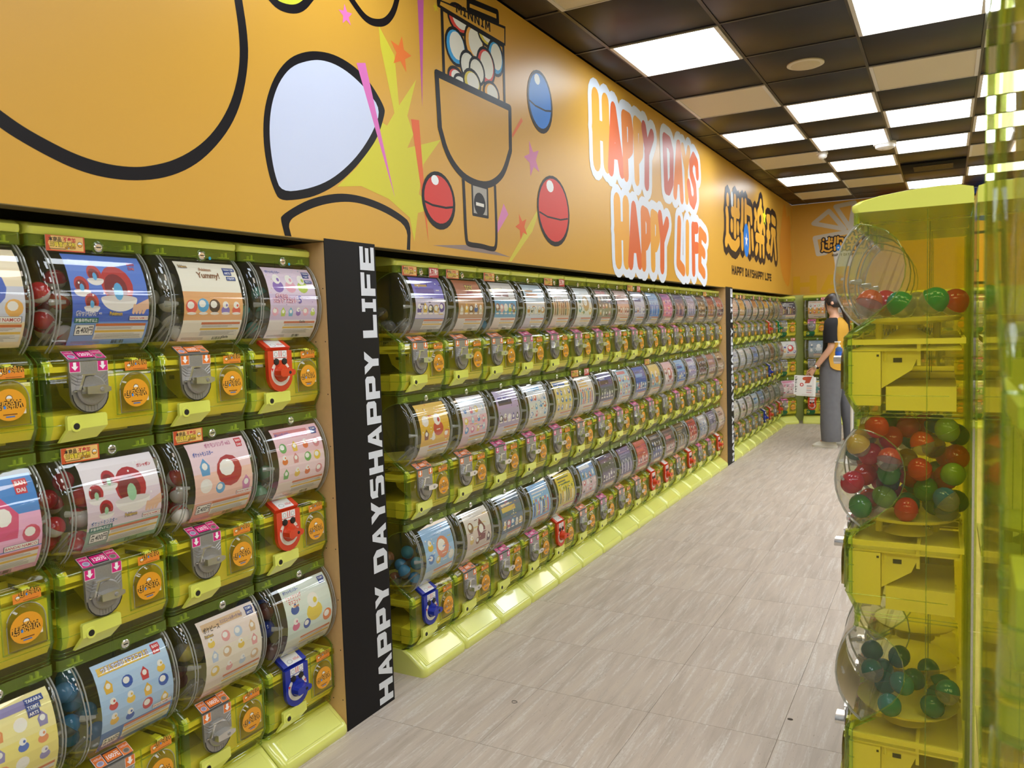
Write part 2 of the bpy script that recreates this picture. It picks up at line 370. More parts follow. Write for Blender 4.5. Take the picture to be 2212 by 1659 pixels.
# ---- the printed art on the fascia, in millimetres along the wall and up
MURAL = {'arc_out':[(872,1701),(921,1669),(956,1652),(1012,1630),(1071,1612),(1136,1604),(1215,1608),(1297,1627),(1375,1664),(1442,1717),(1508,1791),(1552,1873),(1579,1973),(1581,2047),(1568,2135)],'arc_in':[(1541,2126),(1551,2052),(1551,1980),(1536,1913),(1506,1843),(1459,1776),(1402,1721),(1327,1674),(1258,1649),(1208,1638),(1142,1635),(1074,1644),(1014,1663),(966,1681),(924,1704),(874,1734)],'leaf_out':[(1666,1619),(1647,1645),(1629,1689),(1617,1758),(1620,1829),(1637,1893),(1673,1963),(1728,2023),(1791,2059),(1855,2080),(1930,2090),(2017,2080),(2089,2051),(2135,2015),(2163,1985),(2167,1967),(2126,1886),(2074,1828),(1994,1756),(1911,1697),(1816,1651),(1737,1630)],'leaf_in':[(1675,1644),(1653,1687),(1641,1757),(1642,1823),(1657,1888),(1690,1952),(1741,2006),(1813,2041),(1870,2058),(1937,2061),(2006,2048),(2078,2019),(2144,1973),(2103,1899),(2035,1821),(1958,1756),(1869,1700),(1770,1663)],'ear_out':[(1679,1523),(1666,1567),(1670,1578),(1720,1607),(1791,1640),(1883,1666),(1961,1677),(2053,1676),(2150,1663),(2232,1641),(2287,1618),(2276,1524)],'ear_in':[(1705,1523),(1693,1564),(1749,1595),(1830,1626),(1915,1646),(1987,1654),(2061,1651),(2159,1636),(2267,1603),(2256,1524)],'burst':[(1910,1691),(2011,1767),(2102,1871),(2150,1932),(2174,1927),(2218,1978),(2157,2180),(2152,2245),(2232,2171),(2246,2009),(2353,2122),(2292,1985),(2323,1928),(2284,1874),(2495,1941),(2378,1834),(2342,1724),(2441,1686),(2332,1658),(2303,1555),(2281,1636),(2167,1686),(2025,1709)],'spike1':[(2030,2092),(2074,2104),(2201,1694)],'spike2':[(2313,1978),(2361,1984),(2391,1557)],'spike3':[(2381,2402),(2419,2415),(2384,2033)],'streak':[(3292,1773),(3215,1672),(3010,1526),(2981,1524),(3268,1770)],'dash':[(3142,2158),(3154,2145),(3054,2054),(3051,2069)],'sparkle':[(2957,1765),(2995,1724),(2893,1634),(2901,1682)],'star1':[(1988,2225),(1984,2258)],'star2':[(2269,2187),(2279,2248)],'star3':[(2495,2414),(2490,2432)],'star4':[(3237,1995),(3210,2072)],'star5':[(3114,1683),(3092,1737)],'topegg':[(2010,2289),(2038,2270),(2075,2249),(2109,2244),(2145,2250),(2183,2264),(2215,2289),(2243,2325),(2264,2375)],'topegg2':[(1665,2175),(1698,2158),(1756,2165),(1800,2189),(1840,2234)],'band_out':[(2503,2449),(3022,2508),(3016,2426),(2506,2421)],'band_in':[(2529,2446),(3011,2496),(3007,2435),(2523,2432)],'cap':[(2726,2517),(2956,2546),(2957,2507),(2723,2480)],'tank':[(2535,2425),(2533,2180),(2993,2178),(2998,2423)],'bowl':[(2484,2178),(3038,2176),(3031,1997),(2974,1903),(2916,1858),(2834,1823),(2732,1816),(2626,1834),(2534,1895),(2492,1984)],'body':[(2642,1818),(2644,1763),(2646,1584),(2666,1572),(2759,1574),(2842,1567),(2880,1572),(2888,1649),(2887,1827)],'plate':[(2705,1812),(2824,1811),(2821,1694),(2705,1693)],'knob':[(2760,1739),(2763,1784),(2805,1742)],'slot':[(2731,1744),(2793,1743),(2792,1730),(2730,1731)],'minnim':[(2633,2442),(2892,2446),(2892,2445),(2636,2478)],'balls':[(2655,2422,72,46,'r'),(2624,2311,65,61,'b'),(2763,2363,66,67,'o'),(2862,2427,64,39,'y'),(2929,2353,58,63,'b'),(2712,2262,55,50,'w'),(2847,2298,64,65,'r'),(2775,2260,51,45,'w'),(2616,2195,47,31,'r'),(2650,2183,41,24,'w'),(2734,2207,57,41,'y'),(2885,2199,55,39,'o')],'eggs':[(2468,1717,110,105,'r'),(3446,1787,177,165,'r'),(3333,2268,129,140,'b')],'shade':[(2713,1548),(3006,1544),(2728,1576),(2414,1551)],'letters':[('o',[[(3993,2443),(3994,2110)],[(4133,2447),(4140,2120)],[(3987,2279),(4151,2287)]]),('r',[[(4251,2437),(4196,2104)],[(4251,2437),(4366,2116)],[(4212,2205),(4331,2215)]]),('s',[[(4416,2430),(4433,2108)],[(4416,2430),(4506,2430),(4524,2378),(4518,2274),(4468,2246),(4425,2243)]]),('o',[[(4610,2437),(4618,2110)],[(4610,2437),(4689,2426),(4710,2396),(4697,2279),(4643,2243)]]),('m',[[(4759,2440),(4811,2318),(4796,2104)],[(4909,2419),(4804,2297)]]),('m',[[(5167,2448),(5186,2138)],[(5167,2448),(5274,2443),(5320,2387),(5309,2194),(5241,2133),(5186,2134)]]),('s',[[(5470,2457),(5384,2122)],[(5493,2461),(5541,2111)],[(5420,2236),(5526,2242)]]),('o',[[(5577,2459),(5656,2333)],[(5728,2467),(5656,2333),(5663,2122)]]),('r',[[(5947,2332),(5934,2410),(5851,2443),(5781,2385),(5785,2317),(5873,2237),(5885,2159),(5831,2106),(5758,2129),(5714,2229)]]),('o',[[(4277,1933),(4281,1606)],[(4417,1935),(4411,1610)],[(4272,1771),(4416,1780)]]),('r',[[(4549,1928),(4480,1602)],[(4549,1928),(4637,1611)],[(4508,1706),(4609,1709)]]),('s',[[(4714,1920),(4712,1603)],[(4714,1920),(4785,1912),(4819,1872),(4813,1780),(4762,1736),(4714,1733)]]),('o',[[(4896,1920),(4889,1605)],[(4896,1920),(4972,1911),(5001,1869),(4992,1787),(4948,1738),(4897,1735)]]),('r',[[(5044,1931),(5083,1794),(5071,1602)],[(5191,1904),(5082,1786)]]),('s',[[(5468,1941),(5429,1650),(5549,1607)]]),('o',[[(5666,1933),(5644,1612)]]),('r',[[(5811,1933),(5810,1615)],[(5811,1928),(5914,1938)],[(5819,1784),(5923,1792)]]),('s',[[(6001,1917),(5976,1651)],[(6001,1917),(6144,1881)],[(5994,1801),(6100,1760)],[(5977,1656),(6092,1608)]])],'logo':[[(6880,2280),(6878,2253)],[(7147,2308),(7130,2000)],[(7040,2185),(7283,2190)],[(7275,2285),(7274,2251)],[(7016,2078),(7014,2045)],[(7247,2078),(7245,2039)],[(6844,2164),(6864,2123),(6855,1950),(6808,1903)],[(6878,1951),(7002,1901),(7144,1890),(7270,1944)],[(7437,2310),(7420,2129),(7378,2068)],[(7566,2320),(7557,2143)],[(7563,2267),(7791,2263),(7806,2180)],[(7700,2121),(7716,1901)],[(7413,2008),(7416,1915)],[(7832,2067),(7860,1942)],[(7979,2283),(8028,2245)],[(7988,2173),(7972,2135)],[(8258,2403),(8208,2334)],[(8233,2343),(8316,2301),(8321,2199),(8223,2133),(8123,2168),(8123,2280),(8233,2343)],[(8229,2134),(8260,2117)],[(8406,2169),(8420,2131)],[(8027,2047),(8384,2044)],[(8210,2069),(8211,1897)],[(8067,1950),(8011,1909)],[(8374,1972),(8370,1901)],[(8627,2282),(8611,1963)],[(8576,2283),(8695,2289)],[(8569,2125),(8688,2125)],[(8562,1986),(8680,1975)],[(8836,2303),(8997,2286)],[(8812,2173),(8992,2168)],[(8864,2150),(8766,1947)],[(8954,2145),(9035,1916)]],'logo_blue':[(7583,1981),(7687,1986),(7589,2090)],'logo_star':[(7590,2005),(7587,2052)],'logo_ystar':[(8427,2281),(8431,2346)],'logo_w':[(7034,2289),(7032,2256)],'tag':[(6999,1642),(8769,1643),(8773,1724),(7003,1717)],'bunny':[(9549,2521),(9441,2366),(9355,2214),(9289,2067),(9281,1889),(9413,1752),(9614,1665),(9825,1627),(9942,1813),(9997,2044),(9911,2113),(9962,2268),(9946,2402),(9838,2436),(9728,2366),(9689,2420),(9630,2509),(9549,2521)],'rays':[[(343,2357),(514,2488),(685,2263),(343,2357)],[(588,2532),(792,2558),(743,2269),(588,2532)],[(868,2550),(1029,2498),(762,2257),(868,2550)],[(733,2228),(357,2186),(392,1993),(477,2003)]],'blogo':[(477,2029),(868,2196)],'bH':[(108,1539),(376,1744)],'red':[(963,2561),(1930,2591),(1914,2506),(1029,2498),(935,2487)],'blue':[(1930,2591),(2255,2602),(2259,2212),(1916,2253)],'bwhite':[(556,2023),(762,2008),(762,1831),(581,1832)],'bmach':[(1926,2524),(2028,2518),(2028,2460),(1923,2471)],'bball':[(1992,2324),(2042,2319),(1991,2387)],'bface':[(1934,2106),(2260,2117),(2266,1560),(1955,1567)],'bcoin':[(2004,1818),(2034,1816),(2035,1689),(1975,1698)]}
def mm(P): return [(a/1000, b/1000) for a, b in P]
K, OR, LO = '100d12', 'c9993a', 'cb9d46'
def star(pr, pts, col, n=5, inner=.42):
    (cx, cy), (tx, ty) = mm(pts); r = math.hypot(tx-cx, ty-cy); a0 = math.atan2(ty-cy, tx-cx)
    pr.z += 1
    P = [(cx+(r if k % 2 == 0 else r*inner)*cos(a0+pi*k/n), cy+(r if k % 2 == 0 else r*inner)*sin(a0+pi*k/n)) for k in range(2*n)]
    for k in range(0, 2*n, 2): pr.poly([(cx, cy), P[k-1], P[k], P[(k+1) % (2*n)]], col, 0)
def smooth(P, rounds=2, closed=True):
    for _ in range(rounds):
        Q = []
        n = len(P)
        for i in range(n if closed else n-1):
            a, b = P[i], P[(i+1) % n]
            Q += [(a[0]*.75+b[0]*.25, a[1]*.75+b[1]*.25), (a[0]*.25+b[0]*.75, a[1]*.25+b[1]*.75)]
        P = Q if closed else [P[0]]+Q+[P[-1]]
    return P
def offset_outline(pr, P, w, col, closed=True):
    Q = P+[P[0]] if closed else P
    pr.stroke(Q, w, col, n=10)
pm = Print(); M = MURAL
pm.poly(mm(M['burst']), 'c9c23c')
ao, ai = smooth(mm(M['arc_out']), 2, False), smooth(mm(M['arc_in']), 2, False)
ai2 = ai[::-1]
pm.z += 1
for i in range(60):                                # the thick black curve as a band of quads
    def at(P, f): k = f*(len(P)-1); j = min(int(k), len(P)-2); u = k-j; return (P[j][0]*(1-u)+P[j+1][0]*u, P[j][1]*(1-u)+P[j+1][1]*u)
    pm.poly([at(ao, i/60), at(ao, (i+1)/60), at(ai2, (i+1)/60), at(ai2, i/60)], K, 0)
pm.poly(smooth(mm(M['leaf_out'])), K); pm.poly(smooth(mm(M['leaf_in'])), 'c2cbe6')
pm.poly(smooth(mm(M['ear_out']), 2, False), K); pm.poly(smooth(mm(M['ear_in']), 2, False), LO)
for n, c in (('spike1', 'cf6fb4'), ('spike2', 'd9663a'), ('spike3', 'b85a9c'), ('streak', 'cdc14a'), ('dash', 'd9703c'), ('sparkle', 'd484b8')): pm.poly(mm(M[n]), c)
for n, c in (('star1', 'd774b4'), ('star2', 'dc7434'), ('star3', 'cdbb30'), ('star4', 'c97aa8'), ('star5', 'd8622c')): star(pm, M[n], c)
for n, c in (('topegg', OR), ('topegg2', 'c6c83a')):
    P = mm(M[n]); pm.poly(P, c); pm.stroke(smooth(P, 2, False), .024, K)
# a plain capsule dispenser and plain capsules
pm.poly(mm(M['shade']), '8f7d78')
bc = {'r': 'd0453c', 'b': '3b9bdc', 'o': 'e0a64e', 'y': 'd2c24a', 'w': 'd9dad6'}
tank = mm(M['tank'])
for x, y, rx, ry, c in M['balls']:
    x, y, rx, ry = x/1000, y/1000, rx/1000, ry/1000
    pm.ell(x, y, rx+.012, ry+.012, K, 20); pm.ell(x, y, rx, ry, bc[c], 20); pm.ell(x+rx*.12, y+ry*.1, rx*.8, ry*.84, 'dfe0dd', 18)
offset_outline(pm, tank, .018, K)
bw = smooth(mm(M['bowl'])[2:], 2, False); bw = mm(M['bowl'])[:2]+bw; pm.poly(bw, LO); pm.stroke(bw+[bw[0]], .028, K)
bd = smooth(mm(M['body']), 2, False); pm.poly(bd, LO); pm.stroke(bd, .020, K)
pm.poly(bw, LO); pm.stroke(bw+[bw[0]], .028, K)
pl_ = mm(M['plate']); pm.poly(pl_, 'a7a29c'); pm.stroke(pl_+[pl_[0]], .012, K)
(kx, ky), (_, ky2), (kx2, _) = mm(M['knob']); pm.ell(kx, ky, kx2-kx, abs(ky2-ky), K, 20); pm.poly(mm(M['slot']), 'e4e2de')
pm.poly(mm(M['cap']), OR); pm.stroke(mm(M['cap'])+[mm(M['cap'])[0]], .022, K)
pm.poly(mm(M['band_out']), K); pm.poly(mm(M['band_in']), OR)
(ax, ay), (bx, by), (_, cy_), (_, dy_) = mm(M['minnim'])
pr2 = Print(); blockline(pr2, 'MINNIM', 0, 0, bx-ax, dy_-ay, K, .2)
pm.z += 1
for z, P, c in pr2.flat(): pm.L.append((pm.z, [(ax+x, ay+y+(by-ay)*x/(bx-ax)) for x, y in P], c))
for x, y, rx, ry, c in M['eggs']:
    x, y, rx, ry = x/1000, y/1000, rx/1000, ry/1000
    pm.ell(x, y, rx, ry, K, 28); pm.ell(x, y+.004, rx-.016, ry-.018, {'r': 'cf3f3a', 'b': '3b7fd8'}[c], 28)
    pm.stroke([(x-rx*.86, y-ry*.12), (x-rx*.4, y-ry*.2), (x+rx*.4, y-ry*.2), (x+rx*.86, y-ry*.12)], .008, K)
    pm.ell(x-rx*.2, y+ry*.68, rx*.22, ry*.17, 'e8ecf2', 12)
# the bubble slogan
LC = {'o': 'e0a347', 'r': 'd4683c', 's': 'd9803f', 'm': 'b8584a'}
for c, st in M['letters']:
    for p in st: pm.stroke(mm(p), .200, 'd3dcec', 0, 14)
pm.z += 1
for c, st in M['letters']:
    for p in st: pm.stroke(mm(p), .106 if len(st) == 3 and c == 'o' else .088, LC[c], 0, 12)
    pm.z += 1
# the shop logo
def logo(pr, T, k, fill='dda53c', edge='241b1e', sc=1.0):
    """the four-character shop name; T maps wall millimetres to the carrier, k scales stroke widths"""
    for p in M['logo']: pr.stroke([T(a) for a in mm(p)], .225*k, edge, 0)
    pr.z += 1
    for p in M['logo']: pr.stroke([T(a) for a in mm(p)], .094*k, fill, 0, 8)
    (a, b), (c, _), (_, d) = [T(q) for q in mm(M['logo_blue'])]; pr.ell(a, b, .115*k, .115*k*1.35, '1f7fe0', 18)
    (a, b) = T(mm(M['logo_blue'])[0]); P = [(a+(.07 if i % 2 == 0 else .028)*k*sin(pi*i/5), b+(.07 if i % 2 == 0 else .028)*k*cos(pi*i/5)) for i in range(10)]
    pr.poly(P, 'e6e8ee')
    (a, b) = T(mm(M['logo_ystar'])[0]); P = [(a+(.10 if i % 2 == 0 else .042)*k*sin(pi*i/5), b+(.10 if i % 2 == 0 else .042)*k*cos(pi*i/5)) for i in range(10)]
    pr.poly(P, 'd8e02c')
    (a, b) = T(mm(M['logo_w'])[0]); pr.ell(a, b, .04*k, .07*k, 'd8e2ee', 10)
logo(pm, lambda p: p, 1.0)
t_ = mm(M['tag']); blockline(pm, 'HAPPY DAYSHAPPY LIFE', t_[0][0], t_[0][1], t_[1][0]-t_[0][0], .078, '241a1c', .1)
pm.stroke(smooth(mm(M['bunny'])), .05, 'cf8a2c')
mb = MB(); pm.emit(mb, lambda s, t, z: (XF+.0003+z*.00001, s, t), mural_m); mb.build('mural_print', fa, 0)
# ---- art on the back wall
pb = Print()
pb.poly(mm(M['red']), 'b8433c'); pb.poly(mm(M['blue']), '2b50b4'); pb.poly(mm(M['bface']), 'd99a44'); pb.stroke(mm(M['bface'])+[mm(M['bface'])[0]], .03, K)
pb.poly(mm(M['bmach']), 'c58a34'); pb.stroke(mm(M['bmach'])+[mm(M['bmach'])[0]], .025, K)
(a, b), (c, _), (_, d) = mm(M['bball']); pb.ell(a, b, c-a+.02, d-b+.02, K, 20); pb.ell(a, b, c-a, d-b, '3b9bdc', 20); pb.ell(a+.02, b+.01, (c-a)*.7, (d-b)*.8, 'dfe3ea', 20)
pb.poly(mm(M['bcoin']), 'b9bdb6'); pb.stroke(mm(M['bcoin'])+[mm(M['bcoin'])[0]], .014, K)
for p in M['rays']: pb.stroke(mm(p), .05, 'bdb8ac')
pb.poly(mm(M['bwhite']), 'c9c6c2')
(a, b), (c, d) = mm(M['blogo'])
sx = (c+.06-a)/(8.95-7.0)
logo(pb, lambda p: (a+(p[0]-6.98)*sx, b-.02+(p[1]-1.86)*(d-b+.06)/.62), sx)
blockline(pb, 'HAPPY DAYSHAPPY LIFE', a+.07, b-.075, .42, .03, '241a1c', .1)
(a, b), (c, d) = mm(M['bH']); bw_ = c-a
for i, ch in enumerate('HAPPY'): pb.z += 1; block(pb, ch, a+i*bw_*1.12, b, bw_, d-b, 'c89c22')
mb = MB(); pb.emit(mb, lambda s, t, z: (s, YB-.0003-z*.00001, t), mural_m); mb.build('mural_print', wb, 0)

# ------------------------------------------------------------------ ceiling: tiles, grid bars, light panels
CT, CX0, CY0 = .5388, .2738, 3.7515
ce = struct(MB().box(-.26, XR, YF, YB+.05, ZC+.03, ZC+.08, dark_m).build('ceiling'))
tl = MB(); h = CT/2-.008
tl.box(-h, h, -h, h, .0, .012, tile_m, .003); tl = tl.mesh('ceiling_tile')
hp = MB(); hp.box(-(CX0-XF)/2+.008, (CX0-XF)/2-.008, -h, h, 0, .012, tile_m, .003); hp = hp.mesh('ceiling_edge_tile')
LIT = {(0, 0): 'c', (0, 4): 'c', (0, 8): 'c', (1, 3): 'w', (1, 5): 'c', (1, 7): 'w', (2, 0): 'c', (2, 4): 'c', (2, 6): 'c', (2, 10): 'c',
       (3, 3): 'c', (3, 5): 'c', (4, 4): 'c', (3, 9): 'c', (4, 8): 'c'}
OFF = {(0, 2), (0, 6), (0, 10), (0, -2), (1, 9), (2, 2), (3, 7), (3, 1), (4, 6)}
for c in range(0, 9):                              # the same pattern carries on over the unseen part of the shop
    for r in range(-11, 12):
        if r < -1 or c > 4:
            if (c % 2 == 0 and r % 4 == 0) or (c % 2 == 1 and r % 4 == 3): LIT[(c, r)] = 'w' if (c*7+r) % 5 == 0 else 'c'
VENT = (2, 8)
def cpos(c, r): return (CX0+CT*(c+.5), CY0+CT*(r+.5), ZC)
for c in range(-1, 5):
    for r in range(-3, 12):
        if (c, r) in LIT or (c, r) in OFF or (c, r) == VENT: continue
        if r == 11: continue
        o = link('ceiling_tile', hp if c < 0 else tl, ce)
        o.location = ((XF+CX0)/2, cpos(0, r)[1], ZC+.004) if c < 0 else (cpos(c, r)[0], cpos(c, r)[1], ZC+.004)
lt = MB().box(XF, CX0+CT*5, CY0+CT*11+.004, YB, ZC+.004, ZC+.016, tile_m); lt.build('ceiling_tile', ce)
for c in range(0, 7): MB().box(CX0+CT*c-.008, CX0+CT*c+.008, YF, YB, ZC+.001, ZC+.014, bar_m).build('grid_bar', ce)
for r in range(-3, 12): MB().box(XF, CX0+CT*6, CY0+CT*r-.008, CY0+CT*r+.008, ZC+.0015, ZC+.014, bar_m).build('grid_bar', ce)
def frame_mesh(name, mat):
    m = MB(); a, b = CT/2-.006, CT/2-.024; b2 = CT/2-.010
    for x0, x1, y0, y1 in ((-a, a, -a, -b2), (-a, a, b2, a), (-a, -b, -b2, b2), (b, a, -b2, b2)): m.box(x0, x1, y0, y1, -.004, .010, mat)
    return m.mesh(name)
frm = frame_mesh('frame', frame_m)
def pane(mat, name): m = MB(); m.box(-CT/2+.02, CT/2-.02, -CT/2+.009, CT/2-.009, .0, .004, mat); return m.mesh(name)
dcool, dwarm, doff = pane(cool_m, 'diffuser'), pane(warm_m, 'diffuser'), pane(cream_m, 'diffuser')
ORD = ['first', 'second', 'third', 'fourth', 'fifth', 'sixth', 'seventh', 'eighth', 'ninth', 'tenth', 'eleventh', 'twelfth', 'thirteenth', 'fourteenth', 'fifteenth', 'sixteenth']
for (c, r), k in sorted(LIT.items()):
    t = empty('ceiling_light', cpos(c, r)); link('frame', frm, t); link('diffuser', dwarm if k == 'w' else dcool, t)
    tone = 'warm' if k == 'w' else 'cool white'
    if r >= 0 and c <= 4 and r < 11:
        n = sorted(rr for (cc, rr) in LIT if cc == c and rr >= 0).index(r)
        tag(t, f"lit {tone} ceiling panel, {ORD[n]} along the {ORD[c]} panel row from the orange wall", 'light', 'lit ceiling panels')
    else: tag(t, 'lit ceiling panel over the unseen part of the shop', 'light', 'lit ceiling panels out of view')
for (c, r) in sorted(OFF):
    t = empty('unlit_light', cpos(c, r)); link('frame', frm, t); link('diffuser', doff, t)
    n = sorted(rr for (cc, rr) in OFF if cc == c).index(r)
    tag(t, f"unlit cream ceiling panel, {ORD[n]} along the {ORD[c]} panel row from the orange wall", 'light panel', 'unlit ceiling panels')
vent_m = pbr('black_vent', '0b0a0a', .7, spec=.1)
v = empty('air_vent', cpos(*VENT)); m = MB(); a = CT/2-.01
m.box(-a, a, -a, a, -.012, .01, vent_m, .004); m.build('vent_plate', v)
for k in range(6): MB().box(-.16, .16, -.12+k*.045, -.10+k*.045, -.018, -.012, bar_m).build('vent_slat', v)
tag(v, 'black slotted air vent set among the lit ceiling panels', 'vent')
sp = empty('ceiling_speaker', (1.068, 4.582, ZC+.004)); DN = TX(0, 0, 0) @ Matrix.Rotation(pi, 4, 'X')
MB().lathe([(.095, 0), (.095, .006), (.085, .010), (.078, .009)], DN, cream_m, 28).build('speaker_rim', sp)
MB().lathe([(.078, .006), (.070, .012), (.03, .015)], DN, pbr('speaker_mesh', 'c4b591', .7, bump=.5, nscale=500), 28).build('speaker_grille', sp)
tag(sp, 'round cream ceiling speaker flush with a dark tile', 'speaker')
for (x, y, r, h_, lab) in ((.831, 7.069, .045, .05, 'small white smoke detector between the lit panels'), (1.304, 7.0, .085, .05, 'large white round smoke detector beside a cool lit panel')):
    d = empty('smoke_detector', (x, y, ZC+.004)); MB().lathe([(r, 0), (r, h_*.35), (r*.86, h_*.4), (r*.82, h_*.8), (r*.6, h_)], DN, white_m, 24).build('detector_body', d)
    MB().lathe([(r*.3, h_), (r*.28, h_+.006)], DN, frame_m, 14).build('detector_cap', d); tag(d, lab, 'smoke detector')

# ------------------------------------------------------------------ pillars with the sideways slogan
def pillar(y0, y1, lab):
    p = MB(); X0 = -.19
    p.box(X0, XF-.0005, y0+.006, y1, 0, 1.5185, black_m).box(XF-.0005, XF+.0015, y0, y1, 0, 1.529, black_m); p = p.build('pillar')
    MB().box(X0, XF-.001, y0, y0+.0055, 0, 1.5185, mdf_m).build('side_panel', p)
    nl = MB()
    for zz in [.1+.16*i for i in range(9)]:
        for xx in (XF-.012, XF-.05): nl.box(xx-.0016, xx+.0016, y0-.0006, y0, zz-.0016, zz+.0016, dark_m)
    nl = nl.build('nail_dots', p); nl['kind'] = 'stuff'
    pr = Print(); blockline(pr, 'HAPPY DAYSHAPPY LIFE', 0, 0, 1.505, .072, 'd4d8e2', .1, .38, True)
    w = y1-.008
    for zz in sorted({e[0] for e in pr.L}):
        q = Print(); q.L = [e for e in pr.L if e[0] == zz]
        mb = MB(); q.emit(mb, lambda s, t, z: (XF+.0025, w-t, .012+s), mural_m); mb.build('slogan_letter', p, 0)
    tag(p, lab, 'pillar', kind='thing'); return p
pillar(1.838, 2.079, 'wide black pillar with white sideways slogan, nearest the camera')
pillar(6.768, 7.008, 'black slogan pillar between the long machine row and the back corner')

# ------------------------------------------------------------------ capsule machine
# local frame: +x out of the front, +y to the viewer's right, z up; x = 0 is the front of the top band
HW, H, DP = .1385, .4617, .235
DOME = [(-.004, .437), (.008, .425), (.021, .408), (.0315, .385), (.039, .36), (.0435, .335), (.045, .315), (.0425, .292), (.0355, .268), (.0245, .245), (.010, .225), (-.010, .208)]
DOMEX = DOME
def dome_x(z):
    for (xa, za), (xb, zb) in zip(DOME, DOME[1:]):
        if za >= z >= zb: return xa+(xb-xa)*(za-z)/(za-zb)
    return DOME[0][0] if z > DOME[0][1] else DOME[-1][0]
ARC = [(-.012, .437), (-.034, .432), (-.065, .419), (-.088, .398), (-.101, .370), (-.106, .341), (-.104, .315), (-.097, .292), (-.08, .266), (-.055, .243), (-.034, .226), (-.016, .212)]
BOXP = [(.0, .0), (.0, .012), (.012, .034), (.020, .052), (.020, .186), (.012, .196), (-.030, .224)]
def sweep(mb, prof, hw, r, mat, n=4):
    """profile (x, z) swept across the width, turning back with radius r at both ends"""
    cols = []
    for k in range(n, -1, -1): a = pi/2*k/n; cols.append((-(hw-r+r*sin(a)), -r*(1-cos(a))))
    cols = cols + [(-y, d) for y, d in cols[::-1]]
    P = len(prof); edge = corner_m if mat is shell_m else mat; V = [(x+d, y, z) for y, d in cols for x, z in prof]
    F = [(i*P+k, (i+1)*P+k, (i+1)*P+k+1, i*P+k+1) for i in range(len(cols)-1) for k in range(P-1)]
    nf = (P-1)*n
    mb.add(V, F[:nf]+F[-nf:], edge); mb.add(V, F[nf:-nf], mat)
def shell_mesh():
    mb = MB(); r = .016
    sweep(mb, BOXP, HW, r, shell_m); band = [(0, .4365), (0, H-.001)]
    sweep(mb, band, HW, .010, bandg_m)
    for sg in (-1, 1):                               # side walls, cut out round the clear dome
        out = [(-DP, .0)] + [(x-r, z) for x, z in BOXP] + ARC[::-1][1:] + [(-.010, .4365), (-.010, H-.001), (-DP, H-.001)]
        mb.add([(x, sg*HW, z) for x, z in out], [list(range(len(out)))], shell_m)
    mb.add([(-DP, -HW, 0), (-DP, HW, 0), (-DP, HW, H-.001), (-DP, -HW, H-.001)], [(0, 1, 2, 3)], back_m)
    e = HW-.001                                      # saturated edges, seams and ribs of the moulding
    for z, x in ((.186, .0205), (.052, .0205), (.012, .001), (.004, .001), (.4365, .0005)):
        rr = r if z < .3 else .010
        mb.tube([(x-DP*.9, -e, z), (x-rr, -e, z), (x-.004, -e+.004, z), (x, -e+rr, z), (x, e-rr, z), (x-.004, e-.004, z), (x-rr, e, z), (x-DP*.9, e, z)] if z != .186 and z != .4365 else
                [(x-rr, -e, z), (x-.004, -e+.004, z), (x, -e+rr, z), (x, e-rr, z), (x-.004, e-.004, z), (x-rr, e, z)], .0010, edge_m, 4)
    for sg in (-1, 1):
        mb.tube([(x, sg*e, z) for x, z in ARC], .0016, edge_m, 5)
        mb.tube([(x-r, sg*e, z) for x, z in BOXP[3:]], .0014, edge_m, 4)
        mb.tube([(-DP+.002, sg*e, z) for z in (.0, H-.002)], .0022, edge_m, 4)
        mb.tube([(-.148, sg*e, .002), (-.148, sg*e, H-.003)], .0012, edge_m, 4)
        for z in (.08, .12, .16): mb.box(.0, .014, sg*HW-.0012, sg*HW+.0012, z-.001, z+.001, edge_m)
    for y, w in ((-.098, .017), (.098, .017)):       # moulded clips behind the band
        mb.box(-.010, -.004, y-w, y+w, .440, .4425, lime_m); mb.box(-.010, -.004, y-w*.4, y-w*.2, .440, .452, lime_m); mb.box(-.010, -.004, y+w*.3, y+w*.6, .442, .455, lime_m)
    return mb.mesh('body_shell', 40)
def dome_mesh():
    mb = MB(); sweep(mb, DOME, .135, .020, clear_m, 4)
    for sg in (-1, 1):
        out = [(x-.020, z) for x, z in DOME] + ARC[::-1][:-1]
        mb.add([(x, sg*.135, z) for x, z in out], [list(range(len(out)))], clear_m)
    for y in (-.112, -.104, .122, .129):             # raised rims either side of the poster
        dx = .0008 if abs(y) < .118 else -.0035
        mb.tube([(x+dx, y, z) for x, z in DOME], .0018, rim_m, 6)
    return mb.mesh('dome', 50)
SHELL, DOMEM = shell_mesh(), dome_mesh()
def simple(fn, name): mb = MB(); fn(mb); return mb.mesh(name)
PLUG = simple(lambda b: (b.tube([(.006, -.102, .317), (.018, -.094, .317), (.028, -.080, .317)], [.0075, .006, .004], rim_m, 8), b.tube([(.030, .100, .317), (.024, .128, .317)], .0035, rim_m, 6)), 'vent_plug')
GUIDE = simple(lambda b: (b.tube([(-.045, -.108, .226), (.012, -.100, .275)], .0026, rod_m, 6), b.tube([(-.045, -.092, .226), (.012, -.084, .275)], .0026, rod_m, 6),
    b.add([(-.045, -.076, .224), (-.045, .115, .224), (.004, .115, .232), (.004, -.060, .232)], [(0, 1, 2, 3)], clear_m), b.add([(-.045, -.076, .224), (.004, -.060, .232), (.014, -.066, .262)], [(0, 1, 2)], rod_m)), 'guide_rods')
LOCK = simple(lambda b: b.lathe([(.0105, 0), (.0105, .003), (.008, .0045), (.0075, .004)], TX(0, .020, .4425) @ RX, chrome_m, 16).box(.0045, .0052, .0148, .0252, .4415, .4435, dark_m), 'band_lock')
LOCKRING = simple(lambda b: b.lathe([(.0155, 0), (.0150, .0022), (.0120, .0026)], TX(-.0005, .020, .4425) @ RX, edge_m, 18), 'lock_ring')
